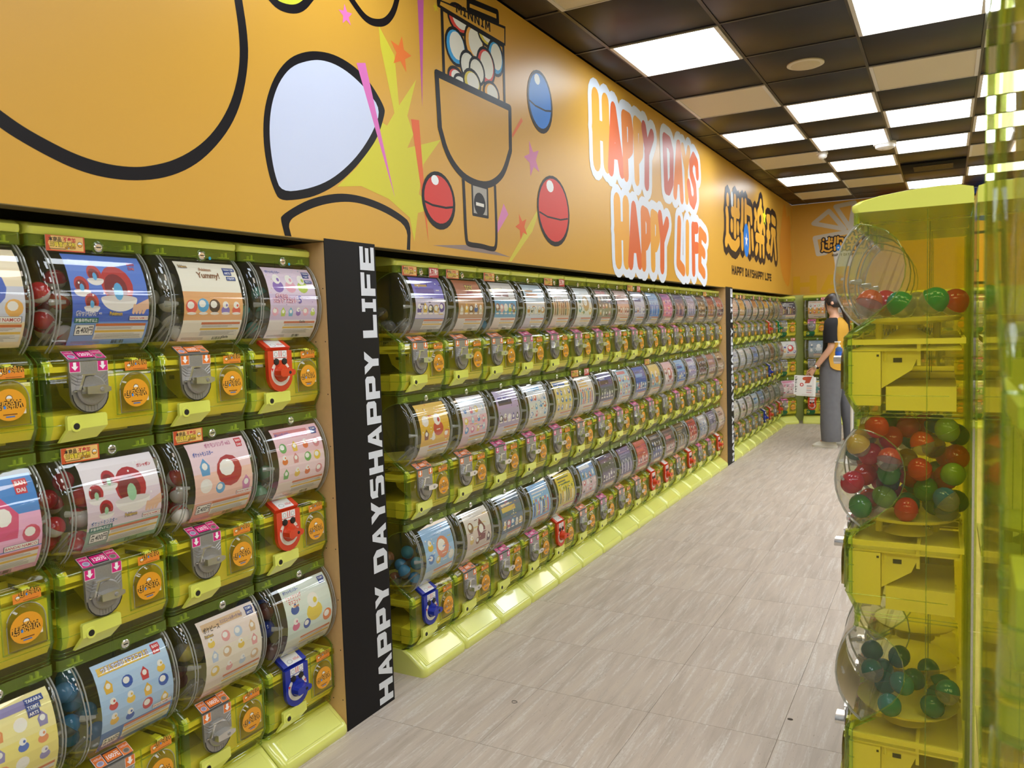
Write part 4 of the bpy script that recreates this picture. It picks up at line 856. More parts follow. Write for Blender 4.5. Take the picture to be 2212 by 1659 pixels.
# ------------------------------------------------------------------ the stock: poster looks, mechanism, cards
# (words for the label, paper, middle band, foot, accents, style, mechanism, cards, lettering)
RW = ['bottom', 'middle', 'top']
B1 = {(0, 2): ('cream and blue', 'f6e6c6', 'cfd2e2', 'f0d9ae', '3f62c4 5c78d0 d0a0b8 e8b060', 'B', 'm', '', [('BANDAI NAMCO', .55, .265, .035, 'c02a2a', 'b', .4), ('各400円', .05, .09, .06, '1d2a4a', 'b', .2)]),
 (0, 1): ('sky-blue and pink', '3f86d2', 'ecaed0', 'e6a6c6', 'd8487c e46a94 f2b8a0 d04868', 'B', 'm', '', [('BAN', .80, .90, .04, 'f4f0f0', 'bn', .12, 'cc2530'), ('DAI', .80, .83, .04, 'f4f0f0', 'bn', .12, 'cc2530'), ('BANDAI NAMCO', .6, .27, .03, 'c02a2a', 'b', .36)]),
 (0, 0): ('yellow checked', 'f2e6a0', 'efe07c', 'f0e490', '4f6fc0 e8925a f4f0e8 8f86b8', 'G', 'o', '', [('マスコット', .05, .86, .06, '7a58b0', '', .4), ('TAKARA', .74, .92, .03, 'f0f0f4', 'bn', .2, '26408c'), ('TOMY', .74, .86, .03, 'f0f0f4', 'bn', .2, '26408c'), ('ARTS', .74, .80, .03, 'f0f0f4', 'bn', .2, '26408c')]),
 (1, 2): ('royal blue capsule-ring', '5a7fd8', '4668c8', '7ba0e0', 'b8302c 5aa8dc', 'C', 'm', 'b', [('ポケットモンスター', .04, .325, .040, '1f3f9c', 'o', .32), ('Pokémon', .46, .325, .042, 'e8c020', 'o', .17, '26408c'), ('BANDAI NAMCO', .74, .28, .026, 'c02a2a', 'b', .24), ('対象年齢6才以上', .04, .255, .030, 'f0f4f0', 'bn', .27, '1f6a60'), ('各400円', .06, .135, .062, '1a1a22', 'b', .21), ('BAN', .80, .90, .035, 'c8404c', '', .12), ('DAI', .80, .85, .035, 'c8404c', '', .12), ('Pingcolle!', .05, .90, .045, '9fb4ee', '', .3)]),
 (1, 1): ('white and mint capsule-ring', 'ece3ea', 'e2cfdc', '8fb09c', 'b0242c 9cc8a0', 'C', 'm', 'b', [('ポケットモンスター', .04, .30, .045, '1f3f9c', 'o', .34), ('Pokémon', .48, .325, .042, 'e8c020', 'o', .17, '26408c'), ('BANDAI NAMCO', .74, .28, .026, 'c02a2a', 'b', .24), ('対象年齢6才以上', .04, .245, .028, 'f0f4f0', 'bn', .27, '1f6a60'), ('各400円', .06, .125, .060, '1a1a22', 'b', .21), ('ガシャポン', .74, .86, .032, 'c83040', '', .2)]),
 (1, 0): ('blue-topped pale blue charm', 'b5d2f0', 'a9c9ec', '4f78b8', 'e4b440 2f58b0 c83a40 e8c050', 'G', 'o', '', [('つまんでつなげてマスコット10', .10, .905, .045, 'f4f4f8', 'o', .66, '2b4fa8'), ('BAN', .82, .94, .03, 'f4f0f0', 'bn', .11, 'cc2530'), ('DAI', .82, .89, .03, 'f4f0f0', 'bn', .11, 'cc2530'), ('各300円', .05, .08, .060, '1a1a22', 'b', .2), ('BANDAI NAMCO', .70, .275, .026, 'c02a2a', 'b', .26)]),
 (2, 2): ('cream and peach dessert', 'f2ecdc', 'e6ac72', 'ece4d2', 'e0584c 57a7dc 4a302c 8c78c0', 'L', 'o', 'd', [('Yummy!', .30, .80, .075, '8a5a34', '', .4), ('Pokémon', .36, .89, .040, 'b07c54', '', .2), ('Pokémon', .04, .92, .035, 'd8b030', 'o', .14, '26408c'), ('TAKARA TOMY', .78, .91, .024, 'f0f0f4', 'bn', .18, '26408c'), ('ARTS', .78, .86, .03, 'f0f0f4', 'bn', .12, '26408c'), ('対象年齢', .80, .79, .026, 'f0f0f4', 'bn', .13, '26408c'), ('Gacha', .72, .03, .03, '2a2420', '', .12)]),
 (2, 1): ('pink checked ring', 'eed0d8', 'f0c4b4', 'e8a890', 'b02a30 5f9fd0 f0e8e4 c87aa8', 'B', 'm', 'b', [('ポケットモンスター', .06, .84, .045, '2a56b0', '', .34), ('ポケモンリング vol.3', .30, .925, .045, 'c06a90', '', .44), ('各400円', .06, .13, .062, '1a1a22', 'b', .21), ('BAN', .84, .94, .03, 'f4f0f0', 'bn', .11, 'cc2530'), ('DAI', .84, .89, .03, 'f4f0f0', 'bn', .11, 'cc2530'), ('BANDAI NAMCO', .72, .27, .026, 'c02a2a', 'b', .26)]),
 (2, 0): ('cream pastel sticker-sheet', 'ecdcd4', 'eae0d0', 'e6d6cc', 'e8c65c e4a0a0 b8c8e0 d8b48c', 'G', 'o', '', [('ポケピース', .06, .86, .050, '4a3a34', '', .28), ('Pokémon', .06, .80, .035, 'e0b830', 'o', .14, '26408c'), ('ミニビニールポーチ Part3', .36, .90, .035, '8a7a94', '', .4), ('TOMY', .84, .93, .028, 'f0f0f4', 'bn', .11, '26408c'), ('ARTS', .84, .88, .028, 'f0f0f4', 'bn', .11, '26408c')]),
 (3, 2): ('lavender pastel mascot', 'e2cfe4', 'd2bede', 'e8e2e0', '8c6ab8 e8a8bc b8cc4c 6aaed0', 'T', 'R', 'd', [('ポケットモンスター', .04, .915, .035, '3f5fb8', '', .3), ('ポケモンの', .12, .575, .040, 'f4f0f4', 'o', .26, 'c8407c'), ('フニットマスコット', .06, .505, .055, 'f4f0f4', 'o', .48, 'c8407c'), ('5', .58, .495, .11, '5a4fb0', 'o', .2, 'e8d8ea'), ('TAKARA', .82, .92, .024, 'f0f0f4', 'bn', .13, '26408c'), ('TOMY', .82, .875, .024, 'f0f0f4', 'bn', .13, '26408c'), ('対象年齢6才', .82, .80, .022, 'f0f0f4', 'bn', .13, '26408c'), ('Gacha', .62, .215, .034, '2a2420', '', .15)]),
 (3, 1): ('pink picnic', 'ecc2cc', 'f0d2d6', 'e8d6cc', '6aa858 e8c040 e0702c d8888c', 'G', 'R', '', [('ポケットモンスター', .05, .90, .036, '3f5fb8', '', .32), ('わくわくフレンズ', .38, .86, .045, 'd0487c', '', .34), ('TOMY', .83, .92, .026, 'f0f0f4', 'bn', .12, '26408c'), ('ARTS', .83, .875, .026, 'f0f0f4', 'bn', .12, '26408c')]),
 (3, 0): ('mint and white charm', 'dfe8e0', 'd4e4dc', 'd8dccc', 'e6cc40 2f4fa4 d86a90 e0782c', 'B', 'B', '', [('フェイスリング', .05, .82, .048, 'd04038', 'o', .34), ('マスコット', .09, .755, .048, 'd04038', 'o', .26), ('ポケットモンスター', .05, .91, .036, '3f5fb8', '', .32), ('TOMY', .84, .93, .026, 'f0f0f4', 'bn', .11, '26408c'), ('ARTS', .84, .885, .026, 'f0f0f4', 'bn', .11, '26408c'), ('Part4', .18, .70, .035, 'd0702c', '', .12)])}
B2 = {2: [('violet and gold', '7468c8', 'c9c0d8', '9a9894', '5a3a9c e0b84c 3a3040 caa050', 'L', 'o', 'bs'), ('wood-brown', 'b4683a', 'b98c5e', 'd8cfc6', 'd8c8b0 e8b43c 7a4a2c 3f5aa8', 'L', 'o', 'b'), ('white and sea-blue', 'dcd8d8', '5aa0cc', 'e2d2c8', '8a4a3c e8a8b0 f0eee8 b8c040', 'L', 'o', 'b'),
  ('pale sky-blue', 'c8dcf0', 'd2d8e4', 'c4bccc', 'c07a38 3a3436 e8e0d8 b88850', 'L', 'm', ''), ('white street-scene', 'dedcdc', 'cdb8a4', 'e0c8bc', '8a4a2c 3a3030 c89058 a06048', 'S', 'm', 'bs'), ('white and green toy', 'd8e0ea', 'e4e4e0', 'd8d2c8', 'c0a070 3f6a50 2f8a98 d8b060', 'B', 'm', ''), ('grey and brown', '8c8684', '8a8478', '7a7268', 'e0a060 d8d0d0 503a38 c07080', 'G', 'm', ''), ('peach-pink', 'd8bcbc', 'dcb4a8', 'c4b8a4', '7a4a38 c8723c e8c8b8 b06050', 'L', 'm', ''),
  ('lavender-white', 'c8cce4', 'c4c4e0', 'b8b4c0', '5a5a8c c87858 8a7ab0 e0e0ec', 'L', 'm', 'bs'), ('bright blue', '9cc0ec', '4a84d8', 'b4b0b8', '2f56b0 c8d4e8 4f8fdc 8aa8d8', 'S', 'g', ''), ('magenta', 'c878b4', 'd86aa4', 'b8a8a8', 'e8963c 5a3f98 e8a8c8 7a48a0', 'G', 'm', ''), ('dark violet', '6a6488', '8a6a84', 'b8a098', '3a3460 c88060 d8c8d0 5a4870', 'S', 'm', ''),
  ('lilac striped', 'a8a4c4', '9a98b8', 'a89890', 'e8e4ea 5a568c d0c8dc 7a6a84', 'S', 'g', ''), ('black and tan', '50423c', '6a4c38', 'b09a8c', 'c0906a 201a1c d0c0b4 8a6048', 'G', 'g', ''), ('dark red', '843a38', '7a4038', 'b8a89a', 'd08048 e0c8b8 40282a b86050', 'S', 'g', 'b'), ('crimson and black', 'a83c48', '5a3a44', '9c9084', 'd06068 383040 c8b8b8 80404c', 'G', 'g', '')],
 1: [('yellow and red', 'ecc048', 'e6b42c', 'e8dcd4', 'c83a2c f0e8e0 7a3a24 e89838', 'B', 'o', ''), ('white and pink', 'dcdce8', 'e8bcc8', 'e0c0cc', '4f90d0 d87898 e8c860 a8c8e0', 'G', 'o', ''), ('pale purple', 'b4a4cc', 'b0a0c4', 'd4ccd8', '2a2430 8a5a4c e0d8dc 5a48a0', 'L', 'm', ''), ('white block-toy', 'd8dce4', 'dcdcd8', 'd8c8a8', '2f80cc cc4a48 e0e0dc 4a9ad4', 'G', 'm', ''),
  ('yellow and blue', 'dccc80', 'e0c878', 'dcd0ac', '2f6fc0 4888c8 e8e0c8 2a5aa8', 'G', 'm', ''), ('white figure line-up', 'e0dcd6', 'd8d0c4', 'd0ccc8', '2f88b0 d04a44 8a4a98 e0b040', 'S', 'o', 'bs'), ('midnight blue', '3f3f84', '34305c', 'a09c9c', '1f1c30 8a8898 5a50a0 c0bcc8', 'L', 'm', ''), ('red and sky-blue', 'a8c8e0', 'b8c0d0', 'c0bcc0', 'd04a50 2f60b8 e8d048 d88080', 'G', 'm', ''),
  ('deep blue', '3f5cb4', '2f58b4', '9aa0b4', '7aa8e0 d04a50 e0e0e8 24407c', 'L', 'm', ''), ('yellow and orange seaside', 'd8c078', 'a8b8c0', 'd4c4b0', 'e09030 2f88c8 d8602c e8d060', 'B', 'm', 'b'), ('rose and white', 'dcb8c4', 'd8ccd0', 'c8bcc0', 'b03a48 8a4a30 e8d8d8 c87888', 'B', 'g', ''), ('azure', '8cb4e0', '3f78c8', 'a8b0c0', '2a4890 e0d070 d8dce4 4a80c8', 'L', 'm', ''), ('pale lilac', 'b8bcdc', 'b0a4c8', 'a8a4ac', '6a5a98 8a84b8 d8d4e0 7a6aa0', 'G', 'm', ''), ('maroon', '4a303c', '503848', '8a8080', '8a5a58 1f1820 b0908c 6a4450', 'G', 'g', ''), ('dusty rose', '9a6a70', '987078', 'a09494', 'c0a0a0 5a3a44 d0c0c0 7a5058', 'L', 'g', ''), ('tan', 'a88a6c', 'b09078', 'a89c8c', '6a4430 d0b898 8a6048 e0d0b8', 'L', 'm', '')],
 0: [('sea-blue and yellow star', '8fb8e0', '9cc4e8', 'c8d4e0', 'e08868 e0b840 4a80c8 e8e4d8', 'B', 'B', ''), ('cream and maroon', 'e2dad2', 'd8c4b8', 'e0d6ce', '7a2a38 8a5a3c e0c070 5a3a48', 'B', 'o', ''), ('slate blue', '5a7088', '4a6480', '8a98a4', 'e0c060 c86878 3f88b8 e0d8c8', 'L', 'm', ''), ('sky-blue figure', '80b4e8', '78a8dc', 'c8c4c8', '2a3a68 e0c850 d86068 e8e8ea', 'S', 'm', ''),
  ('bright yellow', 'e2cc30', 'dcc840', 'd8cca8', '3a4a3c c89828 e8e0c0 5a6a48', 'S', 'R', ''), ('blue and pink', '6f98d0', 'd8b8c4', 'c8c0c4', '241f24 e8c8c8 c83a48 e0e4ec', 'G', 'o', ''), ('dark plum', '4a3c60', '5a4a70', '90888c', '2a2238 8a78a0 b8a8c0 6a5888', 'L', 'm', ''), ('indigo and white', '5a5490', '4a4480', 'a8a0b0', 'e0dce8 3a3468 c8c0d8 8a80b0', 'S', 'o', ''),
  ('scarlet', 'b84048', 'c0444c', 'b09a98', 'd86a60 3a4a70 e8b8b0 8a2830', 'L', 'o', ''), ('black and royal blue', '302c34', '2a3a84', '88868a', '4f68c0 c8c4cc 1c1820 8a8890', 'G', 'R', ''), ('charcoal and pink', '5a4a4c', '8a5a60', 'b0a8a4', 'd08088 e0d8d4 3a2c30 a06870', 'L', 'R', ''), ('grey and gold', '4c4840', '6a665c', 'a8a8a0', 'c8a040 2a2622 d8d4c8 8a8478', 'S', 'o', ''),
  ('red and orange', 'b43c30', 'c04a34', 'a89088', 'e08a3c 5a2a28 e8c8a0 8a3028', 'G', 'R', ''), ('white and blue', 'b8b4b8', '8a94b0', 'a8a4a4', '3a5a98 d0ccd0 5a78b0 e4e0e0', 'G', 'm', ''), ('grey-violet', '6a6080', '706488', '908a90', '3a3450 b0a8bc 8a80a0 d0c8d4', 'S', 'm', ''), ('pale peach', 'c8ac9c', 'd4bcb0', 'b4aaa4', '8a5a50 e8d8cc c08878 5a4848', 'L', 'R', '')]}
B3 = {2: [('peach', 'd8b8a4', 'd8aca4', 'c4b8a8', 'd87888 c09878 e8d8c8 b88870', 'G', 'o', 'b'), ('ochre', 'd8a45c', 'd8a868', 'c8b8a0', 'b87828 e0c890 8a5a30 e8dcc0', 'L', 'o', 'bs'), ('grey-lilac', 'b8b0bc', 'b0acb8', 'a8a8a4', 'd8d4d8 6a6884 8a9890 e0a080', 'S', 'g', 'b'), ('rust and ivory', 'c08050', 'e0ccb8', 'b8a898', 'b86a38 3f5a98 e8dcd0 8a4830', 'S', 'g', 's'), ('olive-brown', 'a08440', 'b8a480', 'a89c8c', '7a6028 d8d0c0 b89850 5a4830', 'L', 'g', 's'),
  ('orange and white', 'd89440', 'd8c8b4', 'b8b0a8', 'e0a850 e8e0d8 b87030 5a5a80', 'L', 'g', 'b'), ('golden', 'b89438', 'a08440', 'b0a078', '6a4a20 d8c070 8a6a28 3a3020', 'B', 'R', 's'), ('sand', 'c8ac94', 'b8a890', 'b0a898', 'c07838 8a8070 d8c8b0 a08860', 'S', 'g', ''), ('orange and violet', 'd0904c', 'b0909c', 'a8a0a4', '8a4a68 e0a850 6a5a88 d8b8a8', 'L', 'N', 'b')],
 1: [('silver-white', 'c8c8d4', 'c4c8d8', 'b8b4b4', '8a8ca8 e0e0e4 6a6a84 b8a8a8', 'L', 'g', ''), ('ivory', 'd0ccc8', 'c8c8d0', 'c0b8b0', '7a8cb0 d8b8a8 a09ca0 e8e4e0', 'G', 'g', ''), ('white and cobalt', 'c8c8cc', 'b8bcc8', 'b8b0ac', '2f50a8 d0d0d8 5a78b8 a8a4a8', 'G', 'g', ''), ('cobalt', '8a98c8', '3f60b0', 'a0a4ac', '2a4088 c8d0e0 6080c0 8a8c98', 'L', 'g', ''), ('taupe', 'a8987c', 'a09480', 'a09890', '6a5a40 c8b8a0 8a7858 d8ccb8', 'S', 'g', ''),
  ('tan and grey', 'a08c74', '988c7c', '98928a', '5a4a38 c0b4a0 7a6a58 d0c8bc', 'G', 'g', ''), ('rust', 'b0805c', 'a87850', '9c9088', '7a4428 d8b890 8a5838 c09068', 'L', 'B', ''), ('moss-green', '98a45c', '8c9458', '90907c', '4a5a28 c8d088 6a7838 d8d8b0', 'B', 'g', ''), ('umber', 'a88468', '987860', '9c9084', '6a4430 c8a888 8a6850 d8c8b8', 'S', 'g', '')],
 0: [('plain white', 'dcd8d0', 'd8d4cc', 'd0ccc0', 'b8b4b0 d0ccc8 9a9890 e8e4e0', 'L', 'o', ''), ('white and chestnut', 'd0ccd0', 'c8b8ac', 'c8c0a8', '7a5030 8a88a0 d8d0c8 a88868', 'B', 'o', ''), ('white and rose', 'd8d0cc', 'd0c0bc', 'c8c4a8', 'c05060 3a3438 e0b8b8 a08888', 'G', 'g', ''), ('ice-blue', 'b8c8d8', '8aa8cc', 'c0c4b8', '4a78b0 d8dce0 7a98c0 e0e4e8', 'L', 'g', ''), ('denim blue', '7a90b8', '6a84b4', 'a8a8a4', '3a4a80 b87a58 c8d0dc 5a6c98', 'S', 'g', ''),
  ('bronze', '8a7868', '807464', '98948c', '5a4838 b8a890 c8b8a0 6a5848', 'G', 'B', ''), ('beige', 'b0a090', 'a89c90', 'a09c94', '7a6c60 c8bcb0 8a8078 d8d0c8', 'L', 'R', ''), ('ash-grey', '8a9088', '808880', '8c908c', '4a504c b0b8b0 6a7068 c8ccc8', 'G', 'm', ''), ('warm grey', '9a9488', '908a80', '98948c', '5a544c b8b0a4 7a746c d0c8bc', 'S', 'R', '')]}
CORNER = [('pink comic', 'dcb4c4', 'e0d0d4', 'd4c8cc', 'c83a68 3a2c38 e8d0d8 d87898', 'G', 'm', ''), ('white red-balloon', 'e2e0dc', 'dcd8d4', 'd4d0cc', 'd0303c 4a3f98 e0a040 6a5ab0', 'B', 'g', 's'), ('black and purple', '3a2c3c', '584450', 'a8a4a4', 'c8a850 8a5a48 2a2030 d8d0c8', 'S', 'g', '')]
BACK = [[('teal', 'a8c0bc', '5a9a98', 'b8b8b0', '2f7a78 d8e0dc c85a50 e0c860', 'G', 'R', ''), ('slate-grey', '8c9cac', 'a0acb8', 'b0b0b0', 'd8dce0 4a6a80 e8e4e0 708898', 'B', 'g', ''), ('white and amber', 'd8d4d0', 'e0a048', 'dcd0c0', '4a4a58 c8404c 5a9a60 d8b8a0', 'G', 'm', 's')]]
for i in range(1, 7):
    BACK.append([(w, a, b, c, d, st, me, '') for (w, a, b, c, d, st, me) in (
        (('cherry', 'lemon', 'aqua', 'violet', 'coral', 'grass-green')[i-1], 'd8d0cc', ('c85a60', 'd8c850', '60b0c0', '9070b0', 'd88068', '78a858')[i-1], 'c8c4bc', '8a4a50 d0c8c0 4a5a88 e0b860', 'LGBSGL'[i-1], 'mgogmo'[i-1]),
        (('navy', 'cream', 'salmon', 'pale green', 'grey', 'mauve')[i-1], ('4a5484', 'e0d8c0', 'd8a090', 'b0c8a0', 'a0a0a0', 'b090a8')[i-1], 'c0b8b4', 'c0bcb8', '5a4a48 d8c8b8 788aa8 c87850', 'GBLSBG'[i-1], 'gmomgm'[i-1]),
        (('orange', 'blue', 'pink', 'white', 'lime', 'brown')[i-1], ('d89048', '5078b8', 'd898b0', 'd8d4d0', 'b0b848', '90684c')[i-1], 'd0c8c0', 'c0bcb4', '4a3a40 e0d0c0 8890b0 d86860', 'SLGBLS'[i-1], 'omgmog'[i-1]))])
seed = 0
def put(x, y, row, rz, spec, label, group, fine=True, tabg=False, full=True):
    global seed
    seed += 1
    w, a, b, c, d, st, me, fl_ = spec[:8]; tx = spec[8] if len(spec) > 8 else ()
    return machine(x, y, row, rz, label, group, poster(a, b, c, d, st, tx, seed, fine), me, row == 2, 'b' in fl_, 's' in fl_, 'd' in fl_, tabg, full)
XM = .045
G1, G2, G3, G4, G5 = 'capsule machines before the near pillar', 'capsule machines between the two pillars', 'capsule machines past the far pillar', 'capsule machines along the back wall', 'capsule machines of the free-standing island'
B1Y = [.840, 1.127, 1.413, 1.699]
BW = ['fourth column before near black pillar', 'third column before near black pillar', 'second column before near black pillar', 'column against near black pillar']
for c in range(4):
    for r in (2, 1, 0):
        s_ = B1[(c, r)]; put(XM, B1Y[c], r, 0, s_, f"green capsule machine, {s_[0]} poster, {RW[r]} row, {BW[c]}", G1)
    tray(XM, B1Y[c], 0, f"lime foot tray under the {BW[c]}", 'foot trays before the near pillar')
for r in (2, 1, 0):
    for c, s_ in enumerate(B2[r]):
        y = 2.2505+.282*(c+.5)
        if r == 1 and c == 1: s_ = s_
        if r == 2 and c == 1: s_ = s_+([('TOY', .40, .80, .10, 'e8c838', 'o', .3, '3a2c20'), ('STORY', .42, .73, .05, 'd03a2c', 'o', .26, '2a1c18')],)
        put(XM, y, r, 0, s_, f"green capsule machine, {s_[0]} poster, {RW[r]} row, {ORD[c]} column past near black pillar", G2, c < 7)
        if r == 0: tray(XM, y, 0, f"lime foot tray under the {ORD[c]} column past the near black pillar", 'foot trays between the pillars')
for r in (2, 1, 0):
    for c, s_ in enumerate(B3[r]):
        y = 7.0152+.282*(c+.5)
        put(XM, y, r, 0, s_, f"green capsule machine, {s_[0]} poster, {RW[r]} row, {ORD[c]} column past far black pillar", G3, False, False, False)
        if r == 0: tray(XM, y, 0, f"lime foot tray under the {ORD[c]} column past the far black pillar", 'foot trays past the far pillar')
for r in (2, 1, 0):
    s_ = CORNER[r]; put(.0786, 9.728, r, -pi/4, s_, f"green capsule machine with {s_[0]} poster, {RW[r]} of the angled corner stack", G4, False, True, False)
tray(.0786, 9.728, -pi/4, 'lime foot tray of the angled corner stack', 'foot trays along the back wall')
for i in range(7):
    x = .391+.282*i
    for r in (2, 1, 0):
        s_ = BACK[i][r]; put(x, 9.856, r, -pi/2, s_, f"green capsule machine with {s_[0]} poster, {RW[r]} row, {ORD[i]} stack along the back wall", G4, False, True, False)
    tray(x, 9.856, -pi/2, f"lime foot tray of the {ORD[i]} stack along the back wall", 'foot trays along the back wall')
IS = [('cream', 'e8d2bc', 'd8b8a0', 'd0c8bc', 'c86a48 e8e0d8 8a6a50 d8a868', 'B', 'm', ''), ('peach', 'e8c8b0', 'e0b8a8', 'd8ccc0', '8a5a50 d0c0b8 b87860 e8d8c8', 'L', 'm', ''), ('beige', 'd8ccb8', 'd0c0a8', 'c8c0b4', '7a6a50 e0d8c8 a08868 c8b090', 'L', 'm', '')]
ISL = ['end stack beside the aisle', 'second stack beside the aisle', 'third stack beside the aisle']
for i in range(3):
    for r in (2, 1, 0):
        sp_ = IS[i]
        lab = f"yellow-green capsule machine seen from its side, {RW[r]} of the island's {ISL[i]}"
        if i == 0: machine(1.552, 2.089+.282*i, r, pi, lab, G5, poster(*sp_[1:6], (), 400+r, False) if r == 0 else None, 'm', r == 2)
        else: machine(1.552, 2.089+.282*i, r, pi, lab, G5, None, 'm', r == 2, full=False)
    tray(1.552, 2.089+.282*i, pi, f"lime foot tray of the island's {ISL[i]}", 'island foot trays')
for r in (2, 1, 0):
    machine(2.027, 2.089, r, 0, f"yellow-green capsule machine backing on the island's end stack, {RW[r]} row", G5, None, 'o', r == 2, full=False)
    s_ = IS[r]; put(1.9035, .535, r, -pi/2, s_, f"very close blurred green capsule machine at the picture edge, {RW[r]} of its stack", 'capsule machines at the picture edge')
tray(2.027, 2.089, 0, "lime foot tray backing on the island's end stack", 'island foot trays')
tray(1.9035, .535, -pi/2, 'lime foot tray of the very close stack at the picture edge', 'foot trays at the picture edge')

# ------------------------------------------------------------------ capsules
capm = {}
def capmat(c, cl):
    k = (c, cl)
    if k not in capm:
        capm[k] = clearplastic('clear_capsule_'+c, 'e4e4de', 'cfcfca', .22, .03, 1.45, .3) if cl == 'clear' else (pbr('solid_capsule_'+c, c, .18, coat=.5) if cl == 'solid' else clearplastic('tinted_capsule_'+c, c, c, .80, .04, 1.5, .35))
    return capm[k]
def ball(name, r, stretch, mtop, mbot, n=14, m=9):
    mb = MB(); V = []; 
    for half, mat in ((0, mtop), (1, mbot)):
        V = []; F = []; k0, k1 = (0, m//2) if half == 0 else (m//2, m-1)
        for i in range(k0, k1+1):
            a = pi*i/(m-1)
            for j in range(n): V.append((r*sin(a)*cos(2*pi*j/n), r*sin(a)*sin(2*pi*j/n), r*stretch*cos(a)))
        for i in range(k1-k0): F += [(i*n+j, i*n+(j+1) % n, (i+1)*n+(j+1) % n, (i+1)*n+j) for j in range(n)]
        mb.add(V, F, mat)
    mb.tube([(r*1.012*cos(2*pi*j/16), r*1.012*sin(2*pi*j/16), 0) for j in range(16)], r*.03, mtop, 4, True)
    return mb.mesh(name, 60)
BM = {}
def capsule(root, lx, ly, lz, kind, label, group, r=.0235, rnd=random):
    """kind: 'top colour|bottom colour' with ~ for tinted, ! for solid, c for clear"""
    if (kind, r) not in BM:
        a, b = kind.split('|')
        f = lambda q: capmat('x', 'clear') if q == 'c' else capmat(q[1:], 'solid' if q[0] == '!' else 'tint')
        BM[(kind, r)] = ball('capsule', r, 1.12 if '~' in kind else 1.0, f(a), f(b), 18 if r > .024 else 14, 11 if r > .024 else 9)
    o = link('capsule', BM[(kind, r)], None); M_ = Matrix.Translation(root.location) @ rotz(root.rotation_euler.z)
    o.location = M_ @ Vector((lx, ly, lz)); o.rotation_euler = (rnd.uniform(-.9, .9), rnd.uniform(-.9, .9), rnd.uniform(0, 6))
    tag(o, label, 'capsule', group); return o
def find(words): return next(o for o in COL.objects if o.name.startswith('capsule_machine') and all(w in o['label'] for w in words))
R_ = random.Random(5)
def spot(x, y, z, f=1):
    return f"{'inside dome' if x > -.03 else 'behind dome' if x > -.09 else 'mid-depth' if x > -.15 else 'at back'}, {'near' if y*f > .03 else 'far' if y*f < -.03 else 'central'} side, {'lowest' if z < .27 else 'second' if z < .315 else 'third' if z < .36 else 'topmost'} layer"
def heap(root, kinds, n, label, group, r=.0235, zmax=.40, x0=-.20, x1=-.004, y0=-.108, y1=.108, base=.222, pts=None):
    """drop n capsules into the hopper, each settling on those below"""
    placed = []; tries = 0
    while len(placed) < n and tries < 4000:
        tries += 1
        x, y = R_.uniform(x0, x1), R_.uniform(y0, y1); z = base+r*1.02
        for _ in range(40):
            hit = [q for q in placed if (q[0]-x)**2+(q[1]-y)**2+(q[2]-z)**2 < (2.04*r*1.12)**2]
            if not hit: break
            z = max(q[2]+math.sqrt(max(0, (2.08*r*1.12)**2-(q[0]-x)**2-(q[1]-y)**2)) for q in hit)
        if z > zmax: continue
        xf_ = dome_x(z)-.006-r if z > .23 else -.03
        if x > xf_: continue
        placed.append((x, y, z)); k = kinds[len(placed) % len(kinds)]
        capsule(root, x, y, z, k, label(k, x, y, z) if callable(label) else label, group, r, R_)
B1C = {(0, 2): ['!e8e6e2|!e8e6e2'], (0, 1): ['~5f9fd0|c', '~e08ab0|c'], (0, 0): ['~c8c070|c'], (1, 2): ['!ece8e4|!c03030', '!c23434|!ece8e4'], (1, 1): ['!c43036|!eae4e0', '!d04048|!c43036'], (1, 0): ['~4f9fd0|c', '~68a8d8|~4f9fd0'],
       (2, 2): ['c|!e4e0d4', 'c|!d8d4c8'], (2, 1): ['!c02c30|!e8e4e0'], (2, 0): ['c|~c8b860', 'c|~a86a70'], (3, 2): ['~70b0a0|c'], (3, 1): ['~d8688c|c', '~78a880|c'], (3, 0): ['~2a4ac0|~2a4ac0', '~6a3a34|~7a4038']}
B1N = {(0, 2): 5, (1, 2): 8, (1, 1): 7, (1, 0): 8, (2, 1): 7, (3, 0): 8}
for (c, r), kinds in B1C.items():
    s_ = B1[(c, r)]; root = find([s_[0]+' poster', BW[c]])
    heap(root, kinds, B1N.get((c, r), 6)+3, lambda k, x, y, z, s_=s_, r=r: f"capsule behind {s_[0]} poster, {RW[r]} row, {spot(x, y, z, -1)}", f"capsules behind the {s_[0]} poster", zmax=.375, y0=-.110, y1=-.03, x0=-.15)
B2C = [(2, 0, ['c|~b8a040', 'c|~8a7a50'], 6), (1, 0, ['c|~c8c8c8'], 1), (0, 0, ['~5fa8d0|c', '~58a0a8|~78b8d8', '~b07850|c'], 12), (2, 2, ['~4a98c0|c'], 4), (0, 3, ['~3f8a70|c'], 4), (1, 3, ['~c87a6a|c', '~3a5a9a|c'], 4), (0, 5, ['~a83040|c'], 4), (2, 4, ['~b8a840|c'], 3), (2, 6, ['!b05030|!5a3028'], 4), (0, 2, ['c|~a8a8b0'], 4), (0, 7, ['~5a3a88|c'], 3), (1, 7, ['~6a4a90|c'], 3), (0, 9, ['~3a8a50|c'], 3), (1, 9, ['~c06030|c'], 3)]
for r, c, kinds, n in B2C:
    s_ = B2[r][c]; root = find([s_[0]+' poster', RW[r]+' row', f' {ORD[c]} column past near'])
    heap(root, kinds, n, lambda k, x, y, z, s_=s_, r=r: f"capsule behind {s_[0]} poster, {RW[r]} row, {spot(x, y, z, -1)}", f"capsules behind the {s_[0]} poster", zmax=.35, y0=-.110, y1=-.01, x0=-.16)
